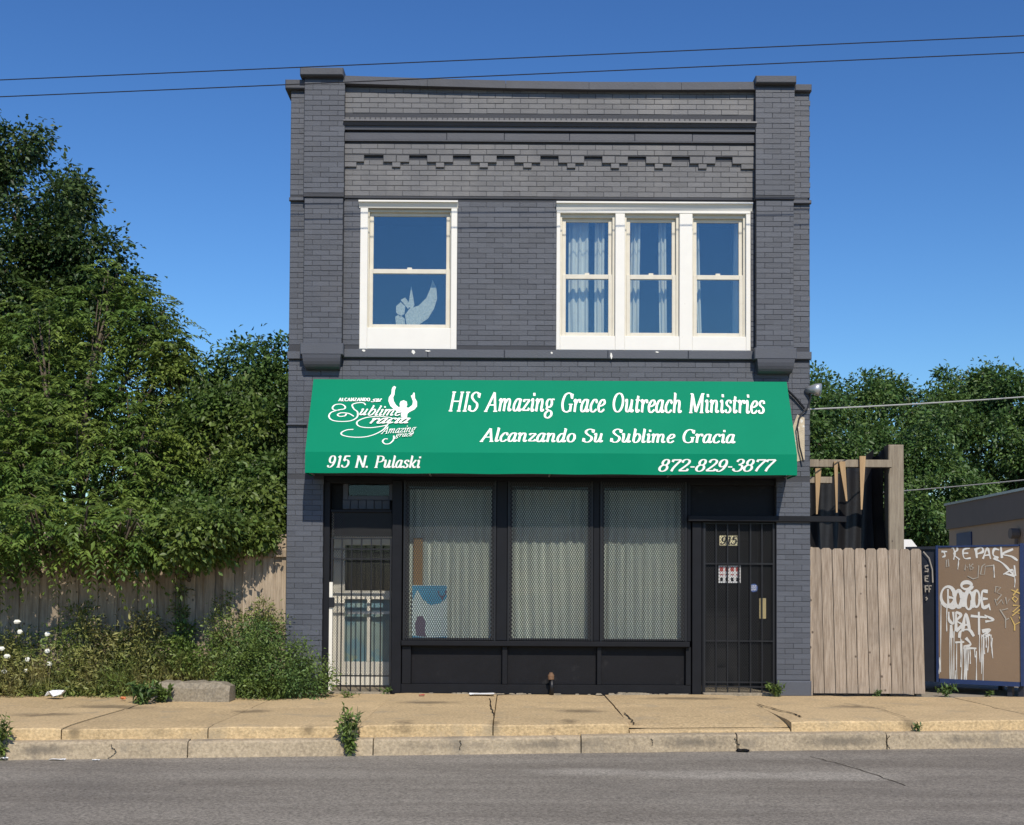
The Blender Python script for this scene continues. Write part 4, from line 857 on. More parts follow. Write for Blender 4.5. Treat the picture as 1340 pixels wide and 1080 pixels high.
# ================================================================== DUMPSTER WITH GRAFFITI
BROWN = mat('brown_panel_paint', (0.24, 0.165, 0.105), 0.6, var=.08, scale=3, fine=.06, bmp=.15, spots=[((0.3, 0.22, 0.15), 6, 0.62, .2)])
NAVY = mat('navy_steel_paint', (0.022, 0.042, 0.12), 0.5, var=.25, scale=6, bmp=.15, spots=[((0.12, 0.14, 0.2), 10, .68, .08)])
DKST = mat('dark_steel_side', (0.022, 0.025, 0.035), 0.5, var=.25, scale=6, bmp=.15)
SPRAY = mat('white_spray_paint', (0.68, 0.67, 0.63), 0.6, var=.12, scale=20, bmp=0); SPRAYD = mat('grey_spray_paint', (0.4, 0.36, 0.3), 0.6, var=.1, bmp=0); SPRAYY = mat('ochre_spray_paint', (0.6, 0.42, 0.14), 0.6, var=.1, bmp=0)
d0 = at_z(1226, 906, -0.0); d1 = at_z(1338, 912, -0.0)
dv = Vector((d1.x - d0.x, d1.y - d0.y, 0)); DW = dv.length; dv.normalize(); dn = Vector((dv.y, -dv.x, 0))         # dn points to the camera side
if dn.y > 0: dn = -dn
DH = 1.99
dmp = thing('dumpster', 'brown panelled steel dumpster with blue edges and white graffiti', 'dumpster', (d0.x, d0.y, -0.01))
def dpt(u, w, z): q = Vector((d0.x, d0.y, 0)) + dv * u - dn * w; return (q.x, q.y, z)
def dbox(name, m, u0, u1, w0, w1, z0, z1):
    MB().hexa([dpt(u0,w0,z0),dpt(u1,w0,z0),dpt(u1,w1,z0),dpt(u0,w1,z0),dpt(u0,w0,z1),dpt(u1,w0,z1),dpt(u1,w1,z1),dpt(u0,w1,z1)]).build(name, m, dmp)
UL = -0.42
dbox('bin_body', DKST, UL, DW, 0.012, 1.3, 0.14, DH)
dbox('brown_panel', BROWN, 0.031, DW - .016, -0.006, 0.011, 0.19, DH - .018)
for a in ((0.0, .03, 0.14, DH + .01), (DW - .015, DW + .02, 0.14, DH + .02)): dbox('edge_post', NAVY, a[0], a[1], -.02, .05, a[2], a[3])
dbox('top_rail', NAVY, 0.045, DW - .03, -.018, .03, DH - .017, DH + .005); dbox('bottom_rail', NAVY, 0.045, DW - .03, -.018, .03, .13, .189)
dbox('top_rail', DKST, UL, -.001, -.012, .03, DH - .04, DH)
for u in (UL + .1, DW - .2, DW - .06): dbox('foot', DKST, u, u + .06, .04, .14, -0.012, .139)
for u in (0.5, ): dbox('foot', DKST, u, u + .06, 1.1, 1.2, -0.012, .139)
# graffiti strokes; crop of the panel: 657 px over 140 px, origin 1200,690
def gp(x, y):
    px, py = 1200 + x / 4.693, 690 + y / 4.693; o, d = CAM, ray(px, py); p0_ = Vector(dpt(0, -.008, 0)); t = (p0_ - o).dot(dn) / d.dot(dn); return o + d * t
gk = 0
def spray(mb, pts, w, smooth=True):
    global gk
    gk += 1; P = cat(pts, 5) if smooth and len(pts) > 2 else [Vector(p) for p in pts]
    ribbon(mb, P, lambda d, u: 1.35 * w * (0.8 + .3 * math.sin(u * 9 + gk)), lambda x, y, o: gp(x, y) + dn * o, .001 + gk * .00005)
mb = MB()
for pts, w in (([(150,150),(185,150)],9), ([(165,150),(172,175),(155,185)],9), ([(222,125),(232,160),(225,200)],9), ([(212,130),(240,120),(248,140),(225,165),(262,200)],8), ([(325,130),(285,140),(290,190),(330,190)],8), ([(285,160),(315,160)],8),
               ([(362,135),(368,190)],12), ([(352,140),(395,125),(405,150),(370,165)],11), ([(405,195),(432,130),(452,195)],11), ([(412,175),(448,170)],9), ([(505,140),(475,135),(468,170),(500,190)],11), ([(515,120),(522,190)],11), ([(590,135),(525,165),(580,180),(618,205)],10), ([(470,190),(530,225),(590,290)],10), ([(590,290),(585,262),(530,290)],9), ([(598,235),(605,300)],10), ([(540,285),(600,300)],12)): spray(mb, pts, w)
for cx, cy, rx, ry in ((190,425,42,60), (255,440,20,50), (305,360,32,22), (318,450,22,55), (365,440,20,50)): spray(mb, [(cx+rx*math.cos(a*math.pi/6), cy+ry*math.sin(a*math.pi/6)) for a in range(13)], 17)
for pts, w in (([(190,380),(195,480),(230,490),(225,440),(190,430)],15), ([(285,400),(290,490)],16), ([(345,395),(342,495)],14), ([(435,395),(400,400),(405,490),(445,480)],15), ([(405,440),(435,440)],13), ([(440,470),(450,510)],9),
               ([(195,520),(198,570),(225,590),(222,520)],13), ([(240,520),(240,640)],14), ([(240,520),(270,540),(245,575),(275,600),(240,640)],13), ([(280,640),(300,530),(325,640)],14), ([(285,600),(320,600)],11), ([(330,545),(430,555)],13), ([(380,520),(382,660)],13), ([(415,540),(470,570),(420,580)],11),
               ([(210,600),(212,680)],17), ([(260,680),(270,640),(320,630),(350,670)],13), ([(400,640),(450,630),(410,670),(450,660)],16), ([(300,680),(330,720),(290,740),(365,745)],15), ([(235,708),(290,705)],11)): spray(mb, pts, w)
mb.build('graffiti_tag', SPRAY, dmp, kind='stuff')
mb = MB()
for x, a, b_ in ((148,450,890), (138,800,900), (205,600,965), (212,640,960), (228,640,965), (238,880,965), (245,700,965), (268,680,860), (275,690,960), (290,740,960), (300,740,965), (308,740,960), (315,740,880), (325,740,840), (355,740,800), (365,760,960), (385,640,830), (398,660,900), (408,660,960), (412,660,780), (425,660,740), (438,660,770), (455,660,740), (463,680,805), (255,190,260), (600,300,370), (472,230,310), (185,480,640)):
    spray(mb, [(x, a), (x + jit(3), (a+b_)/2), (x + jit(4), b_)], 5)
mb.build('paint_drips', SPRAY, dmp, kind='stuff')
mb = MB()
for pts in ([(182,200),(180,245),(196,240),(192,195)], [(295,265),(298,230),(310,250),(322,225),(328,265)], [(345,225),(330,240),(348,250),(335,262)], [(310,300),(345,318),(375,310),(380,235)], [(420,225),(400,240),(390,290),(415,290),(420,240),(470,235)],
            [(480,400),(485,365),(515,370),(490,400),(520,415),(490,450)], [(480,440),(490,480),(520,445),(530,470)], [(545,430),(552,475),(568,440)], [(510,505),(545,560),(545,620)], [(520,510),(560,500)], [(545,570),(565,560)]): spray(mb, pts, 6, False)
mb.build('thin_tag', SPRAYD, dmp, kind='stuff')
mb = MB()
for pts in ([(580,385),(640,410)], [(620,380),(590,420)], [(585,440),(600,425),(620,440),(605,460),(585,440)], [(590,480),(635,480),(590,520),(630,530)], [(585,545),(640,500)], [(575,550),(600,600),(600,635)], [(600,600),(640,580),(630,550)]): spray(mb, pts, 7, False)
mb.build('ochre_tag', SPRAYY, dmp)
mb = MB()
for pts in ([(40,150),(75,190),(95,260),(98,340)], [(70,235),(50,240),(52,255),(70,258),(68,272),(48,272)], [(72,300),(50,300),(52,330),(72,335)], [(50,315),(68,315)], [(52,400),(52,360),(70,360)], [(52,380),(66,380)], [(75,400),(75,360),(90,360)], [(75,380),(86,380)], [(55,430),(65,440),(55,450)]): spray(mb, pts, 7, False)
mb.build('side_lettering', SPRAYD, dmp)
# ================================================================== COMMERCIAL BUILDING, VAN (far right)
cb = thing('commercial_building', 'low tan commercial building with dark parapet behind the dumpster', 'building', (11.5, 16, -0.01))
TAN = mat('tan_wall', (0.44, 0.32, 0.215), 0.8, var=.08, bmp=.2); PARA = mat('brown_parapet', (0.19, 0.15, 0.12), 0.7, var=.1, bmp=.1)
CX = 11.45; CT = 3.66
MB().box(CX, 24, 1.5, 16, -0.012, CT - .62).build('wall', TAN, cb); MB().box(CX - .06, 24.06, 1.44, 16.06, CT - .619, CT).build('parapet', PARA, cb)
MB().box(CX - .1, 24.1, 1.4, 16.1, CT + .001, CT + .06).build('parapet_trim', GALV, cb)
MB().box(CX - .03, CX - .001, 14.4, 15.4, 2.45, 2.9).build('louvre_vent', NAVY, cb)
MB().tube([(CX - .06, 11.6, 0), (CX - .06, 11.6, 2.7)], .04, 8).build('downpipe', PARA, cb); MB().tube([(CX - .2, 11.6, 2.72), (CX - .02, 11.6, 2.72)], .12, 12).build('wall_lamp', PARA, cb)
ac = thing('rooftop_unit', 'grey rooftop box with blue panel on the low tan building', 'rooftop unit', (13, 13, CT))
MB().bbox(12.4, 14.2, 11.2, 12.6, CT - .46, CT + .55, .03).build('casing', GALV, ac); MB().box(12.6, 13.1, 11.18, 11.199, CT + .1, CT + .45).build('blue_panel', mat('pale_blue_panel', (.2, .5, .7), .5, bmp=0), ac)
van = thing('white_van', 'white box van parked behind the lean-to, only its roof corner showing', 'van', (6.2, 10.8, -0.012))
VW = mat('van_white', (0.75, 0.75, 0.74), 0.35, var=.03, bmp=0); TY = mat('tyre_rubber', (.02, .02, .02), .9, bmp=0)
vx = at(1200, 705, 10).x
MB().prism([(vx - 5.2, .35), (vx, .35), (vx, 2.35), (vx - .12, 2.5), (vx - 4.1, 2.5), (vx - 4.9, 1.4), (vx - 5.2, 1.3)], 10, 11.9).build('body', VW, van)
for xx in (vx - 4.3, vx - .9):
    for yy in (10.0, 11.7): MB().tube([(xx, yy - .02, .33), (xx, yy + .2, .33)], .345, 16).build('wheel', TY, van)
MB().box(vx - .6, vx - .05, 9.985, 9.999, 1.9, 2.25).build('rear_window', SHOPGLASS, van)
# ================================================================== WIRES
def wire(name, label, p, q, r, m, sagm=0.12, group='overhead cables'):
    p, q = Vector(p), Vector(q); n = 24; L = q - p
    pts = [p + L * (i/n) - Vector((0, 0, sagm * 4 * (i/n) * (1 - i/n))) for i in range(n+1)]
    return tag(MB().tube(pts, r, 5).build(name, m, None), label, 'cable', group)
def ext(a, b, k0, k1): return a + (b - a) * k0, a + (b - a) * k1
wy = -1.3
for (y0, y1, l) in ((100, 42, 'upper black overhead cable crossing the sky above the parapet'), (122, 64, 'lower black overhead cable running just over the parapet')):
    a, b_ = ext(at(0, y0, wy), at(1340, y1, wy - .3), -1.2, 2.2); wire('overhead_cable', l, a, b_, .0065, CABLE, .05)
a = at(1054, 536, -.03); b_ = at(1340, 512, 2.5); wire('service_cable', 'pale service cable from the right corner of the building toward the right edge', a, a + (b_ - a) * 3.0, .010, CABLEG, .1)
a, b_ = at(1150, 645, 9), at(1340, 622, 6); wire('service_cable', 'thin grey cable sagging in front of the far trees above the tan building', a, a + (b_ - a) * 3.0, .012, CABLEG, .1)
# ================================================================== FOLIAGE
def unitv(n): v = rng.normal(size=(n, 3)); return v / np.linalg.norm(v, axis=1, keepdims=True)
def norm(v): return v / np.maximum(np.linalg.norm(v, axis=1, keepdims=True), 1e-9)
def leaf_mesh(name, c, d, n, L, W, m, parent, kind=None):
    # each leaf: base, two folded side points, tip
    c, d, n = np.asarray(c), norm(np.asarray(d)), np.asarray(n)
    s = norm(np.cross(d, n)); n = np.cross(s, d); L = np.asarray(L).reshape(-1, 1); W = np.asarray(W).reshape(-1, 1); k = len(c)
    V = np.empty((k, 4, 3)); V[:, 0] = c; V[:, 1] = c + d*L*.45 + s*W*.5 + n*W*.18; V[:, 2] = c + d*L - n*L*.08; V[:, 3] = c + d*L*.45 - s*W*.5 + n*W*.18
    b = (np.arange(k) * 4)[:, None]; Fc = np.concatenate([b + [0, 2, 1], b + [0, 3, 2]], axis=1).reshape(-1, 3)
    me = bpy.data.meshes.new(name); me.vertices.add(4*k); me.vertices.foreach_set('co', V.astype(np.float32).ravel())
    nf = len(Fc); me.loops.add(nf*3); me.loops.foreach_set('vertex_index', Fc.astype(np.int32).ravel()); me.polygons.add(nf); me.polygons.foreach_set('loop_start', np.arange(0, nf*3, 3, dtype=np.int32))
    me.update(calc_edges=True); return link(name, me, m, parent, kind)
def crown_points(lobes, dens, clump_r, per, inner=0.3, flat=0.75):
    # clumps spread through each lobe, denser at the shell; leaves scattered in each clump
    cs, outs = [], []
    for (x, y, z, r) in lobes:
        n = max(6, int(dens * r * r)); u = unitv(n); rad = r * (rng.random(n) ** inner) * (1 + .18 * rng.normal(size=n) * .6)
        p = u * rad[:, None]; p[:, 2] *= .92; cs.append(p + (x, y, z)); outs.append(u)
    c = np.concatenate(cs); u = np.concatenate(outs); m = len(c); R_ = clump_r * rng.uniform(.6, 1.35, m)
    ii = np.repeat(np.arange(m), per); off = rng.normal(size=(m*per, 3)) * .5; off[:, 2] *= flat
    p = c[ii] + off * R_[ii][:, None]; return p, norm(u[ii] * .6 + norm(off) * .9), c, u
def crown(name, lobes, dens, clump_r, per, L, m, parent, W=.55, droop=.35):
    p, o, _, _ = crown_points(lobes, dens, clump_r, per); n = len(p)
    d = norm(o + unitv(n) * .7 - np.array([0, 0, droop])); nr = norm(unitv(n) * .8 + np.array([0, -.25, .9]))
    ls = L * rng.uniform(.6, 1.3, n); return leaf_mesh(name, p, d, nr, ls, ls * W * rng.uniform(.8, 1.2, n), m, parent)
def limbs(mb, base, lobes, r0, frac=.45):
    base = Vector(base); top = Vector((np.mean([l[0] for l in lobes]), np.mean([l[1] for l in lobes]), max(l[2] for l in lobes))); top = base.lerp(top, .5)
    pts = [base.lerp(top, k / 6) + Vector((jit(.12), jit(.12), 0)) * (1 if k else 0) for k in range(7)]
    mb.tube(pts, [r0 * (1 - .9 * (k / 6) ** 1.3) for k in range(7)], 8)
    for l in lobes:
        s = pts[min(5, max(1, int(6 * frac * (l[2] - base.z) / max(.5, top.z - base.z))))]; e = Vector(l[:3]); mid = s.lerp(e, .5) + Vector((jit(.2), jit(.2), .15 * l[3]))
        mb.tube([s, mid, e], [r0 * .42, r0 * .28, r0 * .08], 6)
        for k in range(5):
            u = Vector(unitv(1)[0]) * l[3] * .85; mb.tube([mid.lerp(e, random.random()), e + u * .5 + Vector((0, 0, .1)), e + u], [r0 * .13, r0 * .08, r0 * .025], 4)
def lob(px, py, r, Y): q = at(px, py, Y); return (q.x, q.y, q.z, r * (Y + 16) / F)     # r in photo pixels at that depth
def sublobes(lobes, k=7, f=.5):
    out = []
    for (x, y, z, r) in lobes:
        for _ in range(k):
            u = unitv(1)[0]; u[1] = -abs(u[1]) if random.random() < .7 else u[1]; out.append((x + u[0]*r*.68, y + u[1]*r*.68, z + u[2]*r*.68, r * f * random.uniform(.7, 1.15)))
        out.append((x, y, z, r * .6))
    return out
def tree(name, label, lobes, base, r0, dens, clump_r, per, L, m, group, W=.55, droop=.35):
    t = thing(name, label, 'tree', (base[0], base[1], -0.012), group); mb = MB(); limbs(mb, (base[0], base[1], -0.05), lobes, r0)
    mb.build('trunk', BARK, t, smooth=True); crown('crown', sublobes(lobes), dens * .62, clump_r * .85, per, L, m, t, W, droop); return t
GT = 'trees left of the building'
lo = [lob(-55,235,85,7), lob(15,200,46,6.5), lob(40,290,72,6), lob(100,262,36,7), lob(105,335,56,6), lob(-30,400,120,6), lob(75,430,90,6.5), lob(148,385,44,6.5), lob(178,440,44,7), lob(210,600,80,8), lob(-110,300,110,8), lob(-120,480,140,7), lob(130,560,90,7), lob(20,600,110,7)]
tree('maple_tree', 'tallest dark green tree at the left edge, rising behind the bright leaved tree', lo, (at(20, 700, 7).x, 7.2), .24, 105, .34, 42, .10, L_DARK, GT, .6)
lo = [lob(345,492,50,9), lob(300,505,50,9), lob(372,530,52,9), lob(255,545,50,9.5), lob(330,590,70,9.3), lob(410,560,55,10), lob(250,620,75,9.3), lob(330,670,70,9.3), lob(190,650,70,9.5)]
tree('round_tree', 'rounded dark tree showing between the bright leaved tree and the grey building', lo, (at(330, 700, 9).x, 9.4), .2, 95, .36, 42, .11, L_BACK, GT)
lo = [lob(290,535,46,2.2), lob(345,560,42,1.9), lob(290,610,60,1.8), lob(345,640,46,1.3), lob(245,660,50,1.5), lob(310,685,42,1.0), lob(355,690,28,.9), lob(200,690,46,1.0), lob(262,700,34,.6), lob(225,480,34,2.6)]
lo += [lob(300,705,26,-.1), lob(250,712,24,-.45), lob(205,715,24,-.5), lob(335,700,16,.0), lob(270,690,34,-.2), lob(320,660,44,.8), lob(260,560,50,2), lob(235,700,28,-.8), lob(285,690,24,-.6)]
t = tree('mulberry_tree', 'mid green leafy tree leaning over the fence beside the grey building', lo, (at(285, 880, 1.6).x, 1.6), .11, 230, .22, 34, .085, L_MUL, GT, .58, .5)
# tree of heaven: compound leaves made of paired drooping leaflets
ail = thing('tree_of_heaven', 'bright green tree with long feathery compound leaves overhanging the fence', 'tree', (at(120, 880, 1.8).x, 1.8, -0.012), GT)
lo = [lob(55,440,62,2.6), lob(140,425,62,2.8), lob(195,425,46,2.9), lob(150,370,34,3), lob(20,540,75,2.2), lob(110,540,72,2.0), lob(190,520,60,2.3), lob(225,590,48,2.0), lob(40,640,70,1.3), lob(130,650,66,1.1), lob(205,650,44,1.3), lob(-50,600,90,1.8), lob(-60,470,80,2.6), lob(30,695,45,.5), lob(110,705,42,.35), lob(175,705,36,.4), lob(-40,690,60,.5), lob(20,715,30,-.5), lob(70,712,32,-.6), lob(125,718,28,-.6), lob(165,712,28,-.5), lob(-40,715,40,-.5), lob(60,680,50,-.2), lob(150,685,46,-.2), lob(100,600,60,1.2), lob(20,590,60,1.2), lob(180,590,56,1.4), lob(215,470,40,2.6), lob(40,680,34,-1.0), lob(110,688,34,-1.0), lob(170,690,30,-.9), lob(-20,690,40,-1.0)]
mb = MB(); limbs(mb, (at(120, 880, 1.8).x, 1.8, -.05), lo, .12); mb.build('trunk', BARK, ail, smooth=True)
def pinnate(lobes, dens, parent, m, Lr=(.32, .62), npair=8):
    P, D, Nn, LL = [], [], [], []; rm = MB()
    for (x, y, z, r) in lobes:
        n = int(dens * r * r)
        for _ in range(n):
            u = unitv(1)[0]; st_ = np.array([x, y, z]) + u * r * random.random() ** .35 * np.array([1, 1, .95]); L = random.uniform(*Lr)
            h = norm((u * .7 + unitv(1)[0] * .8).reshape(1, 3))[0]; h[2] = h[2] * .5 + .15; h /= np.linalg.norm(h); side = np.cross(h, [0, 0, 1]); side /= max(1e-6, np.linalg.norm(side)); prev = None
            for k in range(npair + 1):
                f = (k + 1) / (npair + 1); q = st_ + h * L * f + np.array([0, 0, -.55 * L * f * f])
                for sg in (1, -1):
                    dd = side * sg + h * .55 + np.array([0, 0, -.55 - .25 * f]) + rng.normal(size=3) * .12
                    P.append(q); D.append(dd); Nn.append(np.array([0, -.2, 1.0]) + rng.normal(size=3) * .25); LL.append(.125 * random.uniform(.75, 1.2) * (1 - .35 * f))
    LL = np.array(LL); return leaf_mesh('crown', np.array(P), np.array(D), np.array(Nn), LL, LL * .4, m, parent)
pinnate(lo, 250, ail, L_AIL)
# far trees on the right
GR = 'trees beyond the lot'
spec = [(1050, 505, 30, 'far tree directly beside the right corner of the grey building', [(1050,560,62,0),(985,570,60,1),(975,640,62,1),(1005,690,50,0),(1075,535,40,1),(1040,620,70,0),(1090,600,50,-1)]),
        (1130, 505, 34, 'far tree standing above the lean-to post', [(1125,535,42,0),(1160,525,34,1),(1140,590,62,-1),(1100,640,60,0),(1170,640,55,-1)]),
        (1215, 500, 34, 'far tree right of the lean-to post and behind the van', [(1200,540,44,0),(1235,520,40,1),(1210,600,60,-2),(1190,670,52,-3),(1235,650,55,-2),(1215,700,40,-2),(1180,710,40,-2)]),
        (1275, 480, 36, 'tallest far tree above the tan building', [(1262,518,40,1),(1295,525,44,0),(1280,590,66,-1),(1265,650,50,-2),(1255,700,36,-2)]),
        (1345, 485, 34, 'far tree at the right edge of the picture', [(1335,525,44,0),(1380,530,50,1),(1340,600,65,-1),(1400,610,70,0),(1330,650,50,0)])]
for i, (px, py, Y0, l, ls) in enumerate(spec):
    lo = [lob(a, b_, r, Y0 * .75 + dy) for a, b_, r, dy in ls]; bx = lo[0][0]
    tree('far_tree', l, lo, (bx, Y0 * .75 + 1), .22, 30, .48, 70, .15, L_BACK, GR, .55)
# hedge of trees seen low behind the lot, one mass
# ---- plants at the foot of the fence
def shrub(name, label, lobes, base, dens, clump_r, per, L, m, group=None, W=.5, cat_='shrub'):
    t = thing(name, label, cat_, (base[0], base[1], 0), group); mb = MB()
    for l in lobes:
        for k in range(4):
            e = Vector(l[:3]) + Vector(unitv(1)[0]) * l[3] * .8; b0 = Vector((base[0] + jit(.12), base[1] + jit(.08), -.01)); mb.tube([b0, b0.lerp(e, .5) + Vector((0, 0, .08)), e], [.012, .009, .003], 4)
    mb.build('stems', STEM, t); crown('foliage', lobes, dens, clump_r, per, L, m, t, W, .1); return t
def gl(px, py, r, Y): return lob(px, py, r, Y)
bs = at_z(350, 921, 0)
shrub('dense_shrub', 'dense round green shrub on the sidewalk beside the left gate', [gl(345,866,42,-.55), gl(315,880,38,-.5), gl(390,872,36,-.5), gl(365,892,36,-.75), gl(405,895,28,-.6), gl(325,900,26,-.7), gl(330,835,24,-.4), gl(300,900,20,-.6)], (bs.x, -.5), 520, .12, 40, .042, L_SHRUB)
shrub('tall_weed', 'tall thin weedy plant climbing the fence behind the dense shrub', [gl(345,800,16,.0), gl(340,820,24,-.05), gl(318,815,18,0), gl(362,825,18,-.05), gl(290,790,14,.05), gl(285,820,20,-.05), gl(288,845,24,-.1)], (fx(320, 880), 0.0), 700, .08, 16, .05, L_WEED, 'weeds along the fence', .35, 'weed')
shrub('climbing_vine', 'narrow vine climbing the middle of the sunlit fence boards', [gl(238,775,9,.08), gl(236,800,11,.06), gl(240,830,16,.0), gl(232,850,22,-.1), gl(245,870,24,-.15), gl(238,750,7,.1)], (fx(238, 880), 0.05), 900, .07, 14, .055, L_WEED, 'weeds along the fence', .5, 'vine')
for (cx, lb, ls) in ((165, 'loose yellow green weeds in the middle of the fence foot', [(150,850,34,-.1),(185,835,30,-.1),(205,855,26,-.15),(170,880,30,-.25),(130,870,28,-.2),(195,880,22,-.2),(195,815,16,0)]),
                     (105, 'dark leafy weeds left of the concrete block under the trees', [(100,840,36,-.1),(75,870,38,-.3),(120,885,34,-.4),(95,900,30,-.5),(140,905,26,-.6),(165,900,26,-.6),(150,885,24,-.5),(105,810,22,0)]),
                     (25, 'thick weeds at the left edge below the white flowers', [(15,880,42,-.4),(50,895,34,-.5),(-20,890,46,-.5),(35,912,24,-.7),(0,910,28,-.75),(20,850,30,-.2)]),
                     (-90, 'weeds along the fence beyond the left edge', [(-60,870,45,-.4),(-110,880,50,-.4),(-170,870,50,-.3)]),
                     (255, 'short weeds growing on top of the low concrete block', [(255,870,24,-.1),(275,862,24,-.1),(222,882,14,-.15),(270,885,14,-.2)])):
    shrub('fence_weeds', lb, [gl(*l) for l in ls], (fx(cx, 900, -.2), -.2), 300, .16, 26, .072, L_WEED, 'weeds along the fence', .3, 'weed')
fl = thing('flowering_weed', 'weed with white flower heads at the left edge of the fence', 'flower', (fx(25, 900, -.3), -.3, 0))
mb = MB()
for px, py in ((22,815),(26,828),(62,853),(36,864),(9,860),(2,850),(34,879),(5,880),(65,870),(62,831),(-20,850)):
    q = at(px, py, -.62); b0 = Vector((q.x + jit(.06), -.3, 0)); mb.tube([b0, b0.lerp(q, .6) + Vector((0, .05, .05)), q], [.005, .004, .003], 4)
    r = .036 * random.uniform(.8, 1.3); fm = MB(); n = 9
    for j, (rr, zz) in enumerate(((.75, -.012), (1, .012), (.55, .034))): fm.v += [tuple(q + Vector((math.cos(a*2*math.pi/n)*r*rr*random.uniform(.8,1.2), math.sin(a*2*math.pi/n)*r*rr, zz + jit(.004)))) for a in range(n)]
    fm.f = [(j*n+a, j*n+(a+1) % n, (j+1)*n+(a+1) % n, (j+1)*n+a) for j in range(2) for a in range(n)] + [tuple(2*n+a for a in range(n)), tuple(range(n-1, -1, -1))]
    fm.build('flower_head', FLOWER, fl)
mb.build('stems', STEM, fl)
def blades(label, px0, px1, n, h, Y):
    x0, x1 = fx(px0, 900, Y), fx(px1, 900, Y); t = thing('grass_tuft', label, 'grass', ((x0+x1)/2, Y, 0), 'grass among the weeds'); mb = MB()
    for _ in range(n):
        x = random.uniform(x0, x1); y = Y + jit(.12); hh = h * random.uniform(.5, 1.1); a = Vector((jit(.5), -abs(jit(.5)), 1)).normalized(); w = random.uniform(.004, .008); p = Vector((x, y, -.005)); q = p + a * hh * .55; e = p + a * hh + Vector((jit(.12), -.05, -.12 * hh))
        mb.add([p - Vector((w, 0, 0)), p + Vector((w, 0, 0)), q + Vector((w*.8, 0, 0)), q - Vector((w*.8, 0, 0)), e], [(0, 1, 2, 3), (3, 2, 4)])
    mb.build('blades', L_GRASS, t, kind='stuff')
L_GRASS = leaf_mat('grass_blade', (0.13, 0.17, 0.045), 0.45, 0.3, (0.28, 0.25, 0.11))
blades('loose grass blades before the fence at the far left', -60, 70, 260, .55, -.55)
blades('grass blades beside the concrete block', 90, 200, 240, .5, -.5)
blades('dry grass standing behind the concrete block', 195, 300, 260, .75, -.08)
# small weeds in the cracks
def weed(label, px, py, Z_, h, w, n, L, lean=0.0):
    q = at_z(px, py, Z_)
    if Z_ == RZ: q.y = kerb_y(q.x) - .20
    t = thing('crack_weed', label, 'weed', (q.x, q.y, Z_), 'weeds in the pavement cracks'); P, D, Nn = [], [], []; mb = MB()
    for k in range(max(3, n // 12)):
        e = Vector((q.x + jit(w) + lean, q.y + jit(w * .5), Z_ + h * random.uniform(.55, 1))); b0 = Vector((q.x + jit(.015), q.y, Z_ - .01)); mid = b0.lerp(e, .5) + Vector((jit(.02), 0, .02)); mb.tube([b0, mid, e], [.005, .004, .002], 4)
        for j in range(14):
            f = random.uniform(.15, 1); s_ = b0.lerp(mid, f*2) if f < .5 else mid.lerp(e, f*2-1); P.append(s_); D.append(unitv(1)[0] + np.array([0, 0, .3])); Nn.append(unitv(1)[0] * .5 + np.array([0, -.3, 1]))
    mb.build('stems', STEM, t); L_ = L * rng.uniform(.6, 1.2, len(P)); leaf_mesh('leaves', P, D, Nn, L_, L_ * .38, L_SHRUB, t)
weed('upright leafy weed growing from the kerb in front of the left gate', 459, 988, RZ, .5, .11, 330, .075)
weed('tall dry weed growing from the kerb at the left edge', 10, 992, RZ, .46, .10, 220, .07)
weed('small weed in the broken kerb by the old driveway', 1049, 957, -.115, .09, .05, 30, .05)
weed('tiny weed sprouting on the kerb below the plank gate', 1202, 957, -.115, .09, .06, 24, .05)
weed('small weed at the foot of the right gate post', 1015, 912, 0, .19, .12, 130, .07)
weed('yellow green weed at the foot of the plank gate', 1162, 909, 0, .22, .10, 130, .07)
weed('low weed spreading left under the plank gate', 1145, 911, 0, .07, .10, 30, .06)
weed('weed at the corner of the dumpster', 1238, 911, 0, .14, .14, 130, .07)
weed('flat weed in front of the dumpster', 1290, 911, 0, .06, .16, 40, .06)
weed('low weed beneath the left barred gate', 452, 913, 0, .07, .2, 60, .05)
weed('small grass tuft at the step of the left door', 505, 908, 0, .08, .09, 50, .05)
weed('leafy weed on the sidewalk before the low concrete block', 188, 921, 0, .26, .17, 200, .10)
weed('broad leaf weed at the left end of the low concrete block', 212, 919, 0, .2, .14, 110, .10)
# low concrete block
bk = at_z(240, 918, 0); x0_, x1_ = fx(196, 905, bk.y), fx(300, 905, bk.y)
mb = MB(); n = 18
rows = []
for i in range(n + 1):
    xx = x0_ + (x1_ - x0_) * i / n; e = .05 * (i in (0, n)) + .03 * (i in (1, n-1)); rows.append([(xx, bk.y + jit(.01), -.01), (xx, bk.y + .01 + jit(.016), .16 - e + jit(.018)), (xx, bk.y + .05 + jit(.014), .222 - e + jit(.014)), (xx, bk.y + .32, .225 - e + jit(.012)), (xx, bk.y + .34, -.01)])
mb.v = [q for r in rows for q in r]; mb.f = [(i*5+k, i*5+k+1, (i+1)*5+k+1, (i+1)*5+k) for i in range(n) for k in range(4)] + [(0,1,2,3,4), tuple(n*5+k for k in (4,3,2,1,0))]
tag(mb.build('concrete_block', OLDCON, None), 'low weathered concrete block in the weeds at the fence foot', 'concrete block')
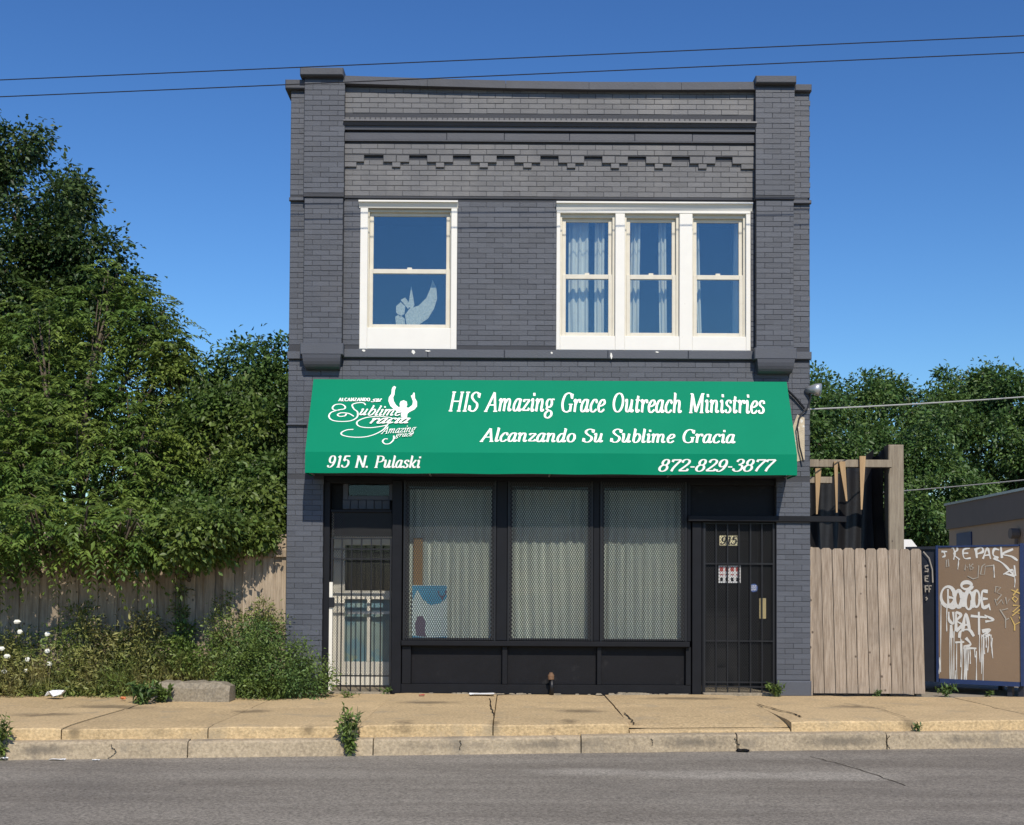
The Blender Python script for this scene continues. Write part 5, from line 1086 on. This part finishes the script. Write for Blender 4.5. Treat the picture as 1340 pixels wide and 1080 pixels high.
# ================================================================== LITTER
def scrap(label, px, py, Z_, w, d, h, m, cat_='litter'):
    q = at_z(px, py, Z_); n = 5; mb = MB()
    hs = [[random.uniform(.2, 1) * h for _ in range(n)] for _ in range(n)]
    for j in range(n):
        for i in range(n): mb.v.append((q.x + w*(i/(n-1)-.5) + jit(w*.06), q.y + d*(j/(n-1)-.5) + jit(d*.08), Z_ + .003 + hs[j][i]))
    mb.f = [(j*n+i, j*n+i+1, (j+1)*n+i+1, (j+1)*n+i) for j in range(n-1) for i in range(n-1)]
    b = len(mb.v); mb.v += [(x, y, z - .003) for x, y, z in mb.v[:b]]; mb.f += [tuple(v + b for v in reversed(f)) for f in mb.f[:]]
    return tag(mb.build('litter', m, None), label, cat_, 'litter on the pavement')
scrap('white paper lying on the sidewalk before the shopfront', 631, 910, .008, .32, .22, .03, PAPER)
scrap('crumpled white bag in the weeds at far left', 72, 914, .008, .2, .16, .10, PAPER)
scrap('white scrap lying at the foot of the concrete block', 264, 916, .008, .13, .12, .06, PAPER)
scrap('small red scrap before the shopfront', 552, 911, .008, .07, .06, .02, REDM)
scrap('orange scrap by the weeds left of the concrete block', 161, 917, .008, .06, .06, .05, mat('orange_plastic', (.6, .2, .08), .5, bmp=0))
scrap('flat black lump lying in the gutter', 972, 984, RZ, .12, .12, .03, BLACK)
scrap('thin white scrap in the gutter below the left kerb', 75, 995, RZ, .15, .06, .012, PAPER)
scrap('white scrap in the gutter beside the tall dry weed', 4, 995, RZ, .1, .08, .03, PAPER)
scrap('tiny white scrap in the gutter right of the others', 125, 996, RZ, .07, .04, .012, PAPER)

# ================================================================== parts of parts hang on the part's main mesh
MAIN = {'window': 'casing', 'shop_window': 'frame', 'transom_window': 'frame', 'entrance_door': 'door_frame', 'security_gate': 'gate_stile', 'standpipe': 'pipe', 'wall_light': 'lamp_head'}
for e in [o for o in list(C.objects) if o.type == 'EMPTY' and o.parent is bld]:
    nm = e.name.split('.')[0]; ch = [o for o in C.objects if o.parent is e]
    main = next(o for o in ch if o.name.split('.')[0] == MAIN[nm]); lab = e.get('label')
    main.parent = bld; main.matrix_parent_inverse = Matrix.Translation(-bld.location)
    for o in ch:
        if o is not main: o.parent = main; o.matrix_parent_inverse = Matrix()
    bpy.data.objects.remove(e); main.name = nm
    if lab: main['label'] = lab
